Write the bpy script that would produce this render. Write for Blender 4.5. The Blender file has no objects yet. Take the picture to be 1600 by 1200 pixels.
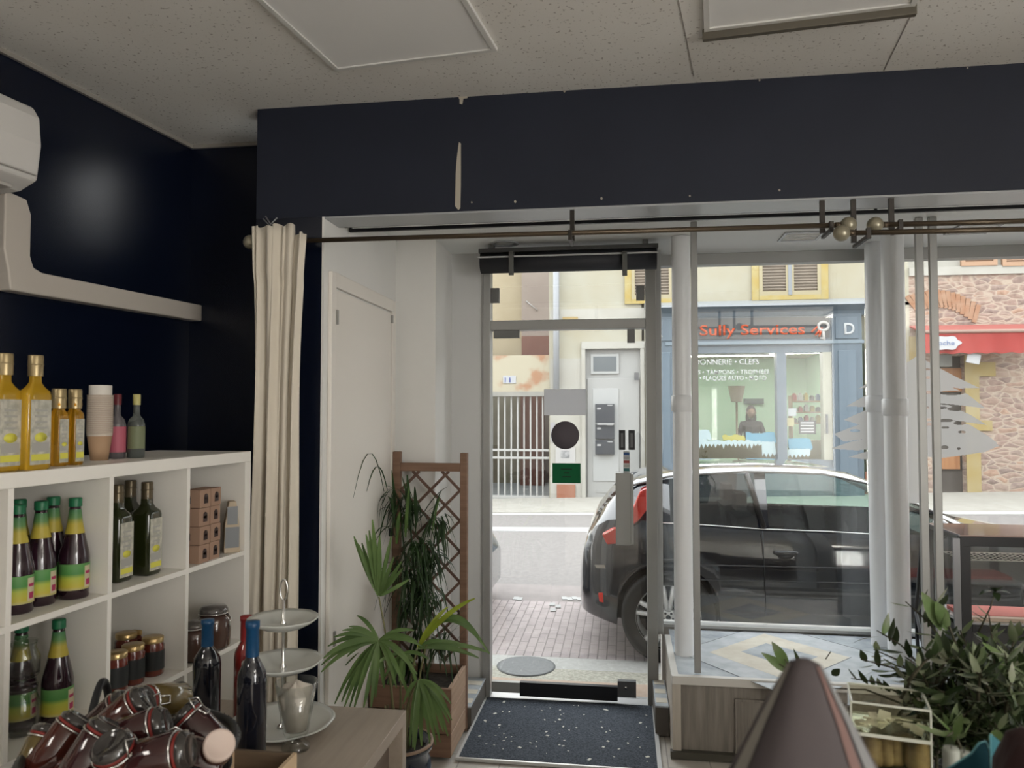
import bpy, bmesh, math, random
from mathutils import Vector, Matrix
R = math.radians
scene = bpy.context.scene
C = scene.collection

# ---------------------------------------------------------------- camera, sky, lights, exposure
YAW, PITCH, FPX, CAMZ = R(8.3), R(2.15), 1200.0, 1.6
cd = bpy.data.cameras.new('camera')
cd.sensor_width = 36.0; cd.lens = 36.0 * FPX / 1600.0
cd.clip_start = 0.02; cd.clip_end = 200
cam = bpy.data.objects.new('camera', cd); C.objects.link(cam)
cam.location = (0, 0, CAMZ); cam.rotation_euler = (R(90) + PITCH, 0, YAW)
cd.dof.use_dof = True; cd.dof.focus_distance = 4.2; cd.dof.aperture_fstop = 27.0 / 4.2
scene.camera = cam
scene.view_settings.view_transform = 'Standard'
scene.view_settings.look = 'None'
scene.view_settings.gamma = 1.0
scene.view_settings.use_curve_mapping = False
scene.view_settings.exposure = 0.22
cy = scene.cycles
cy.max_bounces = 10; cy.diffuse_bounces = 4; cy.glossy_bounces = 4
cy.transmission_bounces = 8; cy.transparent_max_bounces = 16
cy.caustics_reflective = False; cy.caustics_refractive = False
cy.sample_clamp_indirect = 6.0
w = bpy.data.worlds.new('overcast_sky'); scene.world = w; w.use_nodes = True
nt = w.node_tree
bg = nt.nodes['Background']
tc = nt.nodes.new('ShaderNodeTexCoord'); sx = nt.nodes.new('ShaderNodeSeparateXYZ')
rp = nt.nodes.new('ShaderNodeValToRGB')
rp.color_ramp.elements[0].position = 0.0; rp.color_ramp.elements[0].color = (.80, .80, .78, 1)
rp.color_ramp.elements[1].position = 0.6; rp.color_ramp.elements[1].color = (.93, .97, 1.0, 1)
nt.links.new(tc.outputs['Generated'], sx.inputs[0]); nt.links.new(sx.outputs['Z'], rp.inputs[0])
nt.links.new(rp.outputs[0], bg.inputs[0]); bg.inputs[1].default_value = 4.6

def area(name, loc, rot, sx_, sy_, power, col=(1, 1, 1)):
    l = bpy.data.lights.new(name, 'AREA'); l.shape = 'RECTANGLE'; l.size = sx_; l.size_y = sy_
    l.energy = power; l.color = col
    o = bpy.data.objects.new(name, l); C.objects.link(o); o.location = loc; o.rotation_euler = rot
    return o
# added area lamp, daylight of an unseen window behind the camera on the right
area('added_side_daylight', (3.19, -1.5, 1.5), (0, R(90), 0), 1.9, 1.5, 84, (1, .97, .93))
# fill light added as unseen ceiling panels behind the camera
area('added_panel_light', (-2.15, -.75, 2.835), (0, 0, 0), .52, 1.14, 20, (1, .95, .88))
area('added_panel_light', (2.85, -.75, 2.835), (0, 0, 0), .52, 1.14, 20, (1, .95, .88))

# ---------------------------------------------------------------- pixel to point on a plane of the place
def ray(u, v):
    x = (u - 800) / FPX; y = (600 - v) / FPX
    f = math.cos(PITCH) - y * math.sin(PITCH); z = math.sin(PITCH) + y * math.cos(PITCH)
    return Vector((math.cos(YAW) * x - math.sin(YAW) * f, math.sin(YAW) * x + math.cos(YAW) * f, z))
O = Vector((0, 0, CAMZ))
def aY(u, v, Y): r = ray(u, v); return O + r * (Y / r.y)
def aZ(u, v, Z): r = ray(u, v); return O + r * ((Z - CAMZ) / r.z)
def aD(u, v, D):
    return O + ray(u, v) * D

# ---------------------------------------------------------------- materials
MATS = {}
def mat(name, col, rough=.6, metal=0.0, trans=0.0, ior=1.45, coat=0.0, emis=None, es=1.0, spec=None, alpha=None, sheen=0):
    if name in MATS: return MATS[name]
    m = bpy.data.materials.new(name); m.use_nodes = True
    b = m.node_tree.nodes['Principled BSDF']
    b.inputs['Base Color'].default_value = (*col, 1)
    b.inputs['Roughness'].default_value = rough; b.inputs['Metallic'].default_value = metal
    b.inputs['Transmission Weight'].default_value = trans; b.inputs['IOR'].default_value = ior
    b.inputs['Coat Weight'].default_value = coat
    if spec is not None: b.inputs['Specular IOR Level'].default_value = spec
    if sheen: b.inputs['Sheen Weight'].default_value = sheen
    if emis: b.inputs['Emission Color'].default_value = (*emis, 1); b.inputs['Emission Strength'].default_value = es
    MATS[name] = m
    return m
def nodes(m): return m.node_tree.nodes, m.node_tree.links, m.node_tree.nodes['Principled BSDF']
def coord(m, scale=(1, 1, 1), rot=(0, 0, 0), kind='Object'):
    n, l, b = nodes(m)
    t = n.new('ShaderNodeTexCoord'); mp = n.new('ShaderNodeMapping')
    mp.inputs['Scale'].default_value = scale; mp.inputs['Rotation'].default_value = rot
    l.new(t.outputs[kind], mp.inputs[0]); return mp.outputs[0]
def ramp(m, src, stops, interp='LINEAR'):
    n, l, b = nodes(m)
    r = n.new('ShaderNodeValToRGB'); r.color_ramp.interpolation = interp
    e = r.color_ramp.elements
    e[0].position, e[0].color = stops[0][0], (*stops[0][1], 1)
    e[1].position, e[1].color = stops[-1][0], (*stops[-1][1], 1)
    for p, c in stops[1:-1]:
        k = e.new(p); k.color = (*c, 1)
    l.new(src, r.inputs[0]); return r.outputs[0]
def noise(m, vec, scale, detail=4, rough=.55):
    n, l, b = nodes(m)
    t = n.new('ShaderNodeTexNoise'); t.inputs['Scale'].default_value = scale; t.inputs['Detail'].default_value = detail
    t.inputs['Roughness'].default_value = rough
    l.new(vec, t.inputs[0]); return t.outputs[0]
def bump(m, src, strength=.2, dist=.01):
    n, l, b = nodes(m)
    k = n.new('ShaderNodeBump'); k.inputs['Strength'].default_value = strength; k.inputs['Distance'].default_value = dist
    l.new(src, k.inputs['Height']); l.new(k.outputs[0], b.inputs['Normal'])
def mixc(m, fac, a, b_, mode='MIX'):
    n, l, b = nodes(m)
    x = n.new('ShaderNodeMix'); x.data_type = 'RGBA'; x.blend_type = mode
    for s, v in ((x.inputs[0], fac), (x.inputs[6], a), (x.inputs[7], b_)):
        if isinstance(v, (int, float)): s.default_value = v
        elif isinstance(v, tuple): s.default_value = (*v, 1)
        else: l.new(v, s)
    return x.outputs[2]
def setcol(m, src): n, l, b = nodes(m); l.new(src, b.inputs['Base Color'])

def noisy(name, c1, c2, scale, rough=.7, bumps=0, lo=.35, hi=.65, vscale=(1, 1, 1), metal=0, coat=0, detail=4, kind='Object'):
    if name in MATS: return MATS[name]
    m = mat(name, c1, rough, metal, coat=coat); f = noise(m, coord(m, vscale, kind=kind), scale, detail)
    setcol(m, ramp(m, f, [(lo, c1), (hi, c2)]))
    if bumps: bump(m, f, bumps)
    return m
def wood(name, c1, c2, axis='x', rough=.55, scale=6):
    if name in MATS: return MATS[name]
    s = {'x': (.6, 9, 9), 'y': (9, .6, 9), 'z': (9, 9, .6)}[axis]
    m = mat(name, c1, rough); f = noise(m, coord(m, s), scale, 5, .6)
    setcol(m, ramp(m, f, [(.3, c1), (.7, c2)])); bump(m, f, .12, .004)
    return m
def planks(name, c1, c2, bw, bh, rot=(0, 0, 0), mortar=(.1, .08, .07), rough=.5, ms=.004, off=.5):
    if name in MATS: return MATS[name]
    m = mat(name, c1, rough); n, l, b = nodes(m)
    t = n.new('ShaderNodeTexBrick'); v = coord(m, (1, 1, 1), rot); l.new(v, t.inputs[0])
    t.inputs['Scale'].default_value = 1; t.inputs['Brick Width'].default_value = bw; t.inputs['Row Height'].default_value = bh
    t.inputs['Mortar Size'].default_value = ms; t.offset = off
    t.inputs['Color1'].default_value = (*c1, 1); t.inputs['Color2'].default_value = (*c2, 1); t.inputs['Mortar'].default_value = (*mortar, 1)
    f = noise(m, v, 9, 5)
    setcol(m, mixc(m, .35, t.outputs[0], ramp(m, f, [(.3, tuple(x * .7 for x in c1)), (.7, tuple(min(1, x * 1.2) for x in c2))])))
    bump(m, t.outputs['Fac'], -.25, .004)
    return m
def glass(name, tint=(1, 1, 1), rough=0.0, boost=1.0, ior=1.5):
    if name in MATS: return MATS[name]
    m = bpy.data.materials.new(name); m.use_nodes = True; n = m.node_tree.nodes; l = m.node_tree.links
    n.remove(n['Principled BSDF']); out = n['Material Output']
    tr = n.new('ShaderNodeBsdfTransparent'); tr.inputs[0].default_value = (*tint, 1)
    gl = n.new('ShaderNodeBsdfGlossy'); gl.inputs['Roughness'].default_value = rough
    fr = n.new('ShaderNodeLayerWeight'); fr.inputs[0].default_value = .5
    pw = n.new('ShaderNodeMath'); pw.operation = 'POWER'; pw.inputs[1].default_value = 5; l.new(fr.outputs['Facing'], pw.inputs[0])
    mu = n.new('ShaderNodeMath'); mu.operation = 'MULTIPLY_ADD'; mu.inputs[1].default_value = .9; mu.inputs[2].default_value = .042 * boost; mu.use_clamp = True
    mx = n.new('ShaderNodeMixShader')
    l.new(pw.outputs[0], mu.inputs[0]); l.new(mu.outputs[0], mx.inputs[0]); l.new(tr.outputs[0], mx.inputs[1]); l.new(gl.outputs[0], mx.inputs[2])
    l.new(mx.outputs[0], out.inputs[0]); MATS[name] = m; return m
def sheer(name, col, alpha, thru=.35):
    """a translucent film: a share of it lets light straight through"""
    if name in MATS: return MATS[name]
    m = bpy.data.materials.new(name); m.use_nodes = True; n = m.node_tree.nodes; l = m.node_tree.links
    b = n['Principled BSDF']; b.inputs['Base Color'].default_value = (*col, 1); b.inputs['Roughness'].default_value = .8
    tl = n.new('ShaderNodeBsdfTranslucent'); tl.inputs[0].default_value = (*col, 1)
    m1 = n.new('ShaderNodeMixShader'); m1.inputs[0].default_value = thru
    tr = n.new('ShaderNodeBsdfTransparent'); mx = n.new('ShaderNodeMixShader'); mx.inputs[0].default_value = alpha
    l.new(b.outputs[0], m1.inputs[1]); l.new(tl.outputs[0], m1.inputs[2])
    l.new(tr.outputs[0], mx.inputs[1]); l.new(m1.outputs[0], mx.inputs[2]); l.new(mx.outputs[0], n['Material Output'].inputs[0])
    MATS[name] = m; return m
def leafy(name, c1, c2, rough=.4, scale=8):
    if name in MATS: return MATS[name]
    m = mat(name, c1, rough); n, l, b = nodes(m)
    f = noise(m, coord(m), scale, 3); c = ramp(m, f, [(.35, c1), (.65, c2)]); setcol(m, c)
    tl = n.new('ShaderNodeBsdfTranslucent'); l.new(c, tl.inputs[0])
    mx = n.new('ShaderNodeMixShader'); mx.inputs[0].default_value = .3
    l.new(b.outputs[0], mx.inputs[1]); l.new(tl.outputs[0], mx.inputs[2]); l.new(mx.outputs[0], n['Material Output'].inputs[0])
    return m

# ---------------------------------------------------------------- mesh builder
class MB:
    def __init__(s): s.v = []; s.f = []; s.sm = []; s.mi = []; s.m = None; s.k = 0
    def add(s, vs, fs, smooth=False):
        o = len(s.v)
        for p in vs:
            p = Vector(p); s.v.append(s.m @ p if s.m else p)
        for f in fs: s.f.append([i + o for i in f]); s.sm.append(smooth); s.mi.append(s.k)
        return s
    def mi_(s, k): s.k = k; return s
    def box(s, x0, x1, y0, y1, z0, z1):
        vs = [(x, y, z) for z in (z0, z1) for y in (y0, y1) for x in (x0, x1)]
        return s.add(vs, [(0, 2, 3, 1), (4, 5, 7, 6), (0, 1, 5, 4), (2, 6, 7, 3), (0, 4, 6, 2), (1, 3, 7, 5)])
    def cbox(s, c, d, rz=0, M=None):
        m = s.m; T = Matrix.Translation(c) @ (M if M else Matrix.Rotation(rz, 4, 'Z')); s.m = (m @ T) if m else T
        s.box(-d[0] / 2, d[0] / 2, -d[1] / 2, d[1] / 2, -d[2] / 2, d[2] / 2); s.m = m; return s
    def prism(s, poly, a, b, plane='xz'):
        n = len(poly)
        def P(p, t): return {'xz': (p[0], t, p[1]), 'xy': (p[0], p[1], t), 'yz': (t, p[0], p[1])}[plane]
        vs = [P(p, a) for p in poly] + [P(p, b) for p in poly]
        fs = [list(range(n)), list(range(2 * n - 1, n - 1, -1))] + [(i, i + n, (i + 1) % n + n, (i + 1) % n) for i in range(n)]
        return s.add(vs, fs)
    def lathe(s, prof, c=(0, 0, 0), n=24, a0=0, a1=None, sq=0, smooth=True, M=None):
        full = a1 is None; a1 = a0 + 2 * math.pi if full else a1
        cols = n if full else n + 1; vs = []
        for (r, z) in prof:
            for i in range(cols):
                a = a0 + (a1 - a0) * i / n; rr = r
                if sq:
                    rr = r * (abs(math.cos(a)) ** sq + abs(math.sin(a)) ** sq) ** (-1 / sq)
                p = Vector((rr * math.cos(a), rr * math.sin(a), z))
                if M: p = M @ p
                vs.append(p + Vector(c))
        fs = []
        for j in range(len(prof) - 1):
            for i in range(n):
                i2 = (i + 1) % cols if full else i + 1
                fs.append((j * cols + i, j * cols + i2, (j + 1) * cols + i2, (j + 1) * cols + i))
        return s.add(vs, fs, smooth)
    def tube(s, pts, r, n=8, smooth=True, caps=True, closed=False, flat=None):
        pts = [Vector(p) for p in pts]; N = len(pts); rs = r if isinstance(r, (list, tuple)) else [r] * N
        vs = []; up = None
        for i, p in enumerate(pts):
            if closed: t = pts[(i + 1) % N] - pts[i - 1]
            else: t = pts[min(i + 1, N - 1)] - pts[max(i - 1, 0)]
            t.normalize()
            if up is None: up = Vector((0, 0, 1)) if abs(t.z) < .9 else Vector((1, 0, 0))
            a = t.cross(up).normalized(); b = a.cross(t).normalized(); up = b
            for k in range(n):
                an = 2 * math.pi * k / n
                fx = flat if flat else 1
                vs.append(p + a * math.cos(an) * rs[i] + b * math.sin(an) * rs[i] * fx)
        fs = []
        for i in range(N if closed else N - 1):
            j = (i + 1) % N
            for k in range(n): fs.append((i * n + k, i * n + (k + 1) % n, j * n + (k + 1) % n, j * n + k))
        if caps and not closed: fs += [list(range(n - 1, -1, -1)), [(N - 1) * n + k for k in range(n)]]
        return s.add(vs, fs, smooth)
    def leaf(s, p0, p1, width, droop=0.0, seg=6, fold=.25, side=None, shape='blade'):
        p0, p1 = Vector(p0), Vector(p1); d = p1 - p0; L = d.length
        if L < 1e-5: return s
        sd = d.cross(side if side else Vector((0, 0, 1)))
        if sd.length < 1e-4: sd = Vector((1, 0, 0))
        sd.normalize(); nrm = sd.cross(d).normalized(); vs = []
        for i in range(seg + 1):
            t = i / seg; c = p0 + d * t + Vector((0, 0, 1)) * droop * L * (4 * t * (1 - t)) * .5
            if shape == 'blade': wd = width * (math.sin(math.pi * min(1, t * .82 + .13)) ** .75)
            else: wd = width * (math.sin(math.pi * (t * .94 + .03)) ** .9) * (1.1 - .35 * t)
            vs += [c - sd * wd / 2 + nrm * wd * fold, c, c + sd * wd / 2 + nrm * wd * fold]
        fs = []
        for i in range(seg):
            a = i * 3; fs += [(a, a + 1, a + 4, a + 3), (a + 1, a + 2, a + 5, a + 4)]
        return s.add(vs, fs, True)
    def ball(s, c, r, n=16, sc=(1, 1, 1)):
        m = n // 2
        prof = [(r * math.sin(math.pi * j / m), -r * math.cos(math.pi * j / m)) for j in range(m + 1)]
        M = Matrix.Diagonal((*sc, 1)); return s.lathe(prof, c, n, M=M)
    def build(s, name, mats, parent=None, loc=None, rot=None, bevel=0, seg=2, sub=0):
        me = bpy.data.meshes.new(name); me.from_pydata([tuple(p) for p in s.v], [], s.f)
        for m in (mats if isinstance(mats, (list, tuple)) else [mats]): me.materials.append(m)
        me.polygons.foreach_set('use_smooth', s.sm); me.polygons.foreach_set('material_index', s.mi)
        me.update(); me.validate()
        b = bmesh.new(); b.from_mesh(me); bmesh.ops.remove_doubles(b, verts=b.verts, dist=1e-6)
        if name not in ('foliage',): bmesh.ops.recalc_face_normals(b, faces=b.faces)
        b.to_mesh(me); b.free()
        o = bpy.data.objects.new(name, me); C.objects.link(o)
        if parent: o.parent = parent
        if loc is not None: o.location = loc
        if rot is not None: o.rotation_euler = rot
        if bevel:
            k = o.modifiers.new('bevel', 'BEVEL'); k.width = bevel; k.segments = seg; k.limit_method = 'ANGLE'; k.angle_limit = R(40)
        if sub:
            k = o.modifiers.new('subsurf', 'SUBSURF'); k.levels = sub; k.render_levels = sub
        return o
def tag(o, label=None, cat=None, group=None, kind=None):
    if label: o['label'] = label
    if cat: o['category'] = cat
    if group: o['group'] = group
    if kind: o['kind'] = kind
    return o
def thing(name, label, cat, loc=(0, 0, 0), rz=0, group=None):
    o = bpy.data.objects.new(name, None); C.objects.link(o); o.empty_display_size = .05
    o.location = loc; o.rotation_euler = (0, 0, rz); return tag(o, label, cat, group)
def struct(o): o['kind'] = 'structure'; return o
def copy_tree(o, parent=None):
    c = o.copy(); C.objects.link(c)
    if parent: c.parent = parent
    for ch in list(o.children): copy_tree(ch, c)
    return c
def clone(o, loc, rz=None, label=None, group=None, sc=None):
    c = copy_tree(o); c.location = loc
    if rz is not None: c.rotation_euler = (0, 0, rz)
    if label: c['label'] = label
    if group: c['group'] = group
    if sc: c.scale = sc
    return c
def text(name, body, height, loc, m, parent=None, width=None, extrude=.004, font_shear=0, bold=0.0, align='LEFT'):
    cu = bpy.data.curves.new(name, 'FONT'); cu.body = body; cu.size = 1; cu.extrude = 0; cu.shear = font_shear; cu.offset = bold
    cu.resolution_u = 3
    t = bpy.data.objects.new(name, cu); C.objects.link(t)
    dg = bpy.context.evaluated_depsgraph_get(); dg.update()
    me = bpy.data.meshes.new_from_object(t.evaluated_get(dg))
    bpy.data.objects.remove(t)
    xs = [q.co.x for q in me.vertices]; ys = [q.co.y for q in me.vertices]
    x0, x1, y0, y1 = min(xs), max(xs), min(ys), max(ys)
    sy = height / (y1 - y0); sxx = (width / (x1 - x0)) if width else sy
    b = bmesh.new(); b.from_mesh(me)
    r = bmesh.ops.extrude_face_region(b, geom=b.faces[:])
    bmesh.ops.translate(b, verts=[g for g in r['geom'] if isinstance(g, bmesh.types.BMVert)], vec=(0, 0, 1))
    for q in b.verts:
        x, y, z = q.co
        q.co = ((x - x0) * sxx, -z * extrude, (y - y0) * sy)
    bmesh.ops.recalc_face_normals(b, faces=b.faces); b.to_mesh(me); b.free()
    me.materials.clear(); me.materials.append(m)
    o = bpy.data.objects.new(name, me); C.objects.link(o); o.location = loc
    if parent: o.parent = parent
    return o
rnd = random.Random(7)
# ---------------------------------------------------------------- shared materials
navy = mat('navy_paint', (.0028, .0052, .0145), .27, spec=.45)
navy_beam = noisy('navy_beam_paint', (.0075, .0105, .022), (.0095, .013, .026), 3, .65)
white_wall = noisy('white_wall_paint', (.74, .73, .70), (.78, .77, .74), 2, .6)
white_gloss = mat('white_gloss_paint', (.36, .37, .38), .25)
white_panel = mat('white_laminate', (.80, .77, .71), .38)
alu = mat('grey_aluminium', (.36, .36, .345), .42, metal=.35)
alu_dark = mat('dark_aluminium', (.17, .17, .165), .45, metal=.3)
white_pipe = mat('white_enamel', (.78, .79, .80), .35)
black = mat('black_satin', (.012, .012, .014), .35)
dark_iron = mat('dark_iron', (.035, .03, .026), .45, metal=.5)
chrome = mat('chrome', (.75, .74, .72), .18, metal=1)
brass_rod = mat('aged_bronze', (.10, .075, .05), .4, metal=.6)
shop_glass = glass('window_glass', (.985, .99, .985), 0.0, 1.6)
thin_glass = glass('thin_glass', (.98, .985, .98), 0.02, .8)
dark_glass = glass('tinted_glass', (.34, .40, .40), 0.0, 2.2)

# ceiling tiles
m = mat('speckled_ceiling', (.62, .60, .56), .9); n_, l_, b_ = nodes(m)
v_ = coord(m); f1 = noise(m, v_, 80, 2, .5); f2 = noise(m, v_, 1.5, 2)
c_ = ramp(m, f2, [(.3, (.72, .69, .64)), (.7, (.77, .75, .71))])
sp_ = ramp(m, f1, [(.0, (0, 0, 0)), (.645, (0, 0, 0)), (.68, (1, 1, 1))])
setcol(m, mixc(m, sp_, c_, (.42, .39, .35))); bump(m, f1, .15, .002); ceil_mat = m
floor_mat = planks('grey_oak_floor', (.50, .46, .41), (.58, .54, .49), 1.2, .19, (0, 0, R(90)), (.2, .18, .16), .45, .003)

# ---------------------------------------------------------------- room shell
CZ = 2.86
BX0, BY = -1.50, 2.96
struct(MB().box(-4, 4.2, -2.6, 4.42, -.12, -.004).build('floor', floor_mat))
W0 = Vector((-2.014, 3.33, 0)); wd = Vector((-.117, -.993, 0)).normalized()
W1 = W0 + wd * 6.0; out_ = Vector((-.993, .117, 0)).normalized() * .12
poly = [(W0.x, W0.y), (W1.x, W1.y), (W1.x + out_.x, W1.y + out_.y), (W0.x + out_.x, W0.y + out_.y + .3)]
struct(MB().prism(poly, -.05, CZ, 'xy').build('wall_left', navy))
struct(MB().box(-2.15, -1.50, 3.33, 3.5, -.05, CZ).build('wall_front_left', navy))
struct(MB().box(-1.50, -1.215, 2.9605, 4.6, -.05, 2.399).build('wall_pillar', [navy]))
struct(MB().box(-1.2149, -1.205, 2.962, 4.6, -.02, 2.52).build('wall_niche', white_wall))
b = MB().box(-1.5, 3.2, BY, 3.12, 2.40, CZ).build('wall_beam', navy_beam); struct(b)
# peeled paint, a torn strip and small chips on the beam
pe = MB(); Yb = BY - .003
def onb(u, v): p = aY(u, v, Yb); return (p.x, p.z)
pe.prism([onb(*q) for q in [(717, 222), (720, 224), (720, 290), (719, 325), (716, 328), (711, 322), (712, 270), (714, 245)]], Yb, BY, 'xz')
pe.prism([onb(*q) for q in [(714, 148), (733, 146), (730, 153), (724, 154), (722, 163), (718, 162), (718, 155)]], Yb, BY, 'xz')
for u, v in [(1013, 131), (1187, 125), (882, 142), (1078, 306), (940, 310), (1218, 297), (1512, 106), (805, 315), (737, 316)]:
    k = rnd.uniform(1.2, 2.6)
    pe.prism([onb(u + dx * k, v + dy * k) for dx, dy in [(-1, -.6), (.3, -1.2), (1, .2), (0, 1.1), (-.8, .6)]], Yb, BY, 'xz')
pe.build('peeled_paint', mat('bare_plaster', (.42, .38, .31), .9), b)
struct(MB().box(-1.205, 3.2, 2.962, 3.12, 2.392, 2.3995).build('trim_1', white_gloss))
struct(MB().box(-2.75, 3.2, -2.6, 3.45, CZ, CZ + .1).build('ceiling', ceil_mat))
struct(MB().box(-1.205, 3.2, 3.12, 4.75, 2.52, 2.62).build('ceiling_niche', mat('niche_ceiling_paint', (.78, .79, .77), .55)))
struct(MB().box(-2.75, -1.3, -2.6, -2.5, 0, CZ).box(-1.3, 3.2, -2.6, -2.5, 0, CZ).build('wall_back', white_wall))
struct(MB().box(3.2, 3.3, -2.6, -2.25, 0, CZ).box(3.2, 3.3, -.75, 4.7, 0, CZ).box(3.2, 3.3, -2.25, -.75, 0, .55).box(3.2, 3.3, -2.25, -.75, 2.45, CZ)
       .build('wall_right', white_wall))
# ceiling trim along the left and front navy walls
p0 = W0 + Vector((.0, 0, 0)); 
struct(MB().box(-2.02, -1.5, 3.315, 3.33, CZ - .016, CZ).build('trim_2', mat('cream_trim', (.27, .25, .22), .6)))
t2 = MB(); t2.cbox((W0.x - out_.x * .06 + wd.x * 2.9, W0.y + wd.y * 2.9, CZ - .008), (.015, 5.8, .016), R(-6.72)); struct(t2.build('trim_3', MATS['cream_trim']))
struct(MB().box(-1.5, -1.497, 3.12, 3.33, CZ - .016, CZ).build('trim_4', MATS['cream_trim']))
# seams between ceiling boards
sm_ = MB()
for a, c in [((1430, 10), (1380, 112)), ((1060, 0), (1084, 118))]:
    p, q = aZ(*a, CZ), aZ(*c, CZ); d = (q - p); mid = (p + q) / 2
    sm_.cbox((mid.x, mid.y, CZ - .0012), (.003, d.length, .002), math.atan2(-d.x, d.y))
struct(sm_.build('trim_5', mat('seam_grey', (.33, .31, .28), .9)))

# ceiling light panels, switched off
pr_ = math.atan2(-.07, .61)
def panel(name, label, corner, L, W, thick):
    t = thing('ceiling_light_panel', label, 'ceiling light', (corner.x, corner.y, CZ), pr_, None)
    MB().box(0, L, -W, 0, -.006, 0).build('diffuser', mat('panel_diffuser', (.78, .77, .75), .6), t)
    f = MB()
    f.box(0, L, -.018, 0, -.012, -.0062).box(0, L, -W, -W + .018, -.012, -.0062).box(0, .018, -W + .018, -.018, -.012, -.0062).box(L - .018, L, -W + .018, -.018, -.012, -.0062)
    f.build('frame', mat('panel_frame', (.66, .65, .62), .5), t, bevel=.001)
    if thick: MB().box(-.005, L + .005, 0, .022, -.035, -.0005).build('edge_channel', mat('edge_channel_metal', (.13, .115, .09), .5, metal=.3), t, bevel=.002)
    return t
panel('a', 'flat square ceiling panel light left of the torn paint strip, switched off', aZ(525, 107, CZ), .615, 1.2, False)
panel('b', 'flat ceiling panel light with a dark metal edge strip, switched off, upper right', aZ(1100, 45, CZ), .63, 1.2, True)

for x_, lb_n in ((-2.15, 'left'), (2.85, 'right')):  # unseen glowing panels added to brighten the room
    t = thing('ceiling_light_panel', 'lit square ceiling panel behind the camera, %s one' % lb_n, 'ceiling light', (x_, -.75, CZ))
    MB().box(-.3, .3, -.6, -.58, -.014, 0).box(-.3, .3, .58, .6, -.014, 0).box(-.3, -.28, -.58, .58, -.014, 0).box(.28, .3, -.58, .58, -.014, 0).build('frame', MATS['panel_frame'], t)
    MB().box(-.28, .28, -.58, .58, -.01, -.004).build('diffuser', mat('added_panel_glow', (.9, .9, .88), .6, emis=(1, .95, .88), es=2.0), t)
# niche left side: pillar, side panel
struct(MB().box(-1.205, -.985, 3.95, 4.6, -.02, 2.52).build('wall_niche_pillar', [white_wall]))
struct(MB().box(-.985, -.795, 4.33, 4.6, -.02, 2.52).build('wall_niche_panel', mat('grey_white_panel', (.62, .62, .61), .45)))
# white cupboard door in the left niche wall
def wX(u, v, X=-1.205):
    r = ray(u, v); return O + r * (X / r.x)
d0, d1 = wX(519, 535), wX(609, 520)
ztop = 2.135
dd = thing('niche_cupboard_door', 'flush white cupboard door in the white niche wall behind the palm', 'door', (-1.205, (d0.y + d1.y) / 2, .02))
dd.name = 'cupboard_door'
hw = (d1.y - d0.y) / 2
MB().box(.0005, .012, -hw + .012, hw - .012, 0, ztop - .04).build('door_leaf', mat('white_door_paint', (.80, .76, .70), .45), dd, bevel=.002)
MB().box(.0005, .018, -hw - .05, -hw, 0, ztop + .03).box(.0005, .018, hw, hw + .05, 0, ztop + .03).box(.0005, .018, -hw, hw, ztop - .03, ztop + .03).build('door_frame', MATS['white_door_paint'], dd, bevel=.003)
for z in (.62, 1.95): MB().box(.012, .024, -hw - .006, -hw + .012, z, z + .06).build('hinge', mat('hinge_grey', (.35, .34, .32), .5, metal=.5), dd)
MB().box(.012, .022, hw - .02, hw - .008, ztop - .09, ztop - .05).build('latch', MATS['hinge_grey'], dd)
pz = wX(711 - 100, 755); MB().box(.012, .03, hw - .035, hw - .015, .95, .99).build('knob', black, dd)

# ---------------------------------------------------------------- window front and door
Yd, Yw = 4.33, 4.55
f = MB()
f.box(.12, .178, Yd - .03, Yd + .05, .0, 2.52).box(-.795, -.752, Yd - .03, Yd + .05, .0, 2.52).box(-.752, .12, Yd - .03, Yd + .05, 2.07, 2.125).box(-.752, .12, Yd - .03, Yd + .05, 2.45, 2.52)
dr = thing('door_1', 'glazed shop entrance door with grey metal frame', 'door', (0, 0, 0)); del dr['label']; del dr['category']; struct(dr)
f.build('door_frame', alu, dr, bevel=.003)
MB().box(-.745, .113, Yd + .004, Yd + .014, .03, 2.062).build('door_glass', shop_glass, dr)
MB().box(-.752, .12, Yd + .004, Yd + .012, 2.125, 2.45).build('transom_glass', shop_glass, dr)
def part_box(name, u0, v0, u1, v1, y0, y1, m, parent, bevel=.001):
    a = aY((u0 + u1) / 2, (v0 + v1) / 2, y0); l = aY(u0, (v0 + v1) / 2, y0).x; r = aY(u1, (v0 + v1) / 2, y0).x
    t = aY((u0 + u1) / 2, v0, y0).z; bo = aY((u0 + u1) / 2, v1, y0).z
    return MB().box(l, r, y0, y1, bo, t).build(name, m, parent, bevel=bevel)
part_box('bottom_rail', 812, 1070, 965, 1092, Yd - .03, Yd + .003, black, dr)
part_box('bottom_rail_cap', 768, 1066, 812, 1082, Yd - .03, Yd + .003, alu, dr)
part_box('lock_plate', 965, 1065, 994, 1090, Yd - .035, Yd + .003, mat('lock_grey', (.16, .16, .16), .4, metal=.5), dr)
p = aY(978, 1075, Yd - .036); MB().lathe([(0, -.004), (.008, -.004), (.008, .002), (0, .002)], p, 12, M=Matrix.Rotation(R(90), 3, 'X')).build('keyhole', chrome, dr)
part_box('door_closer', 771, 516, 811, 528, Yd - .03, Yd + .003, alu_dark, dr)
part_box('patch_fitting', 980, 514, 992, 535, Yd - .03, Yd + .003, alu_dark, dr)
part_box('glass_clip', 766, 450, 780, 473, Yd - .02, Yd + .003, alu_dark, dr)
part_box('glass_clip', 994, 446, 1007, 469, Yd - .02, Yd + .003, alu_dark, dr)
part_box('door_pull', 962, 739, 986, 852, Yd - .06, Yd - .0, mat('pull_grey', (.30, .30, .285), .4, metal=.3), dr, .003)
part_box('door_pull_edge', 986, 741, 990, 851, Yd - .06, Yd - .0, alu, dr)
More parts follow.
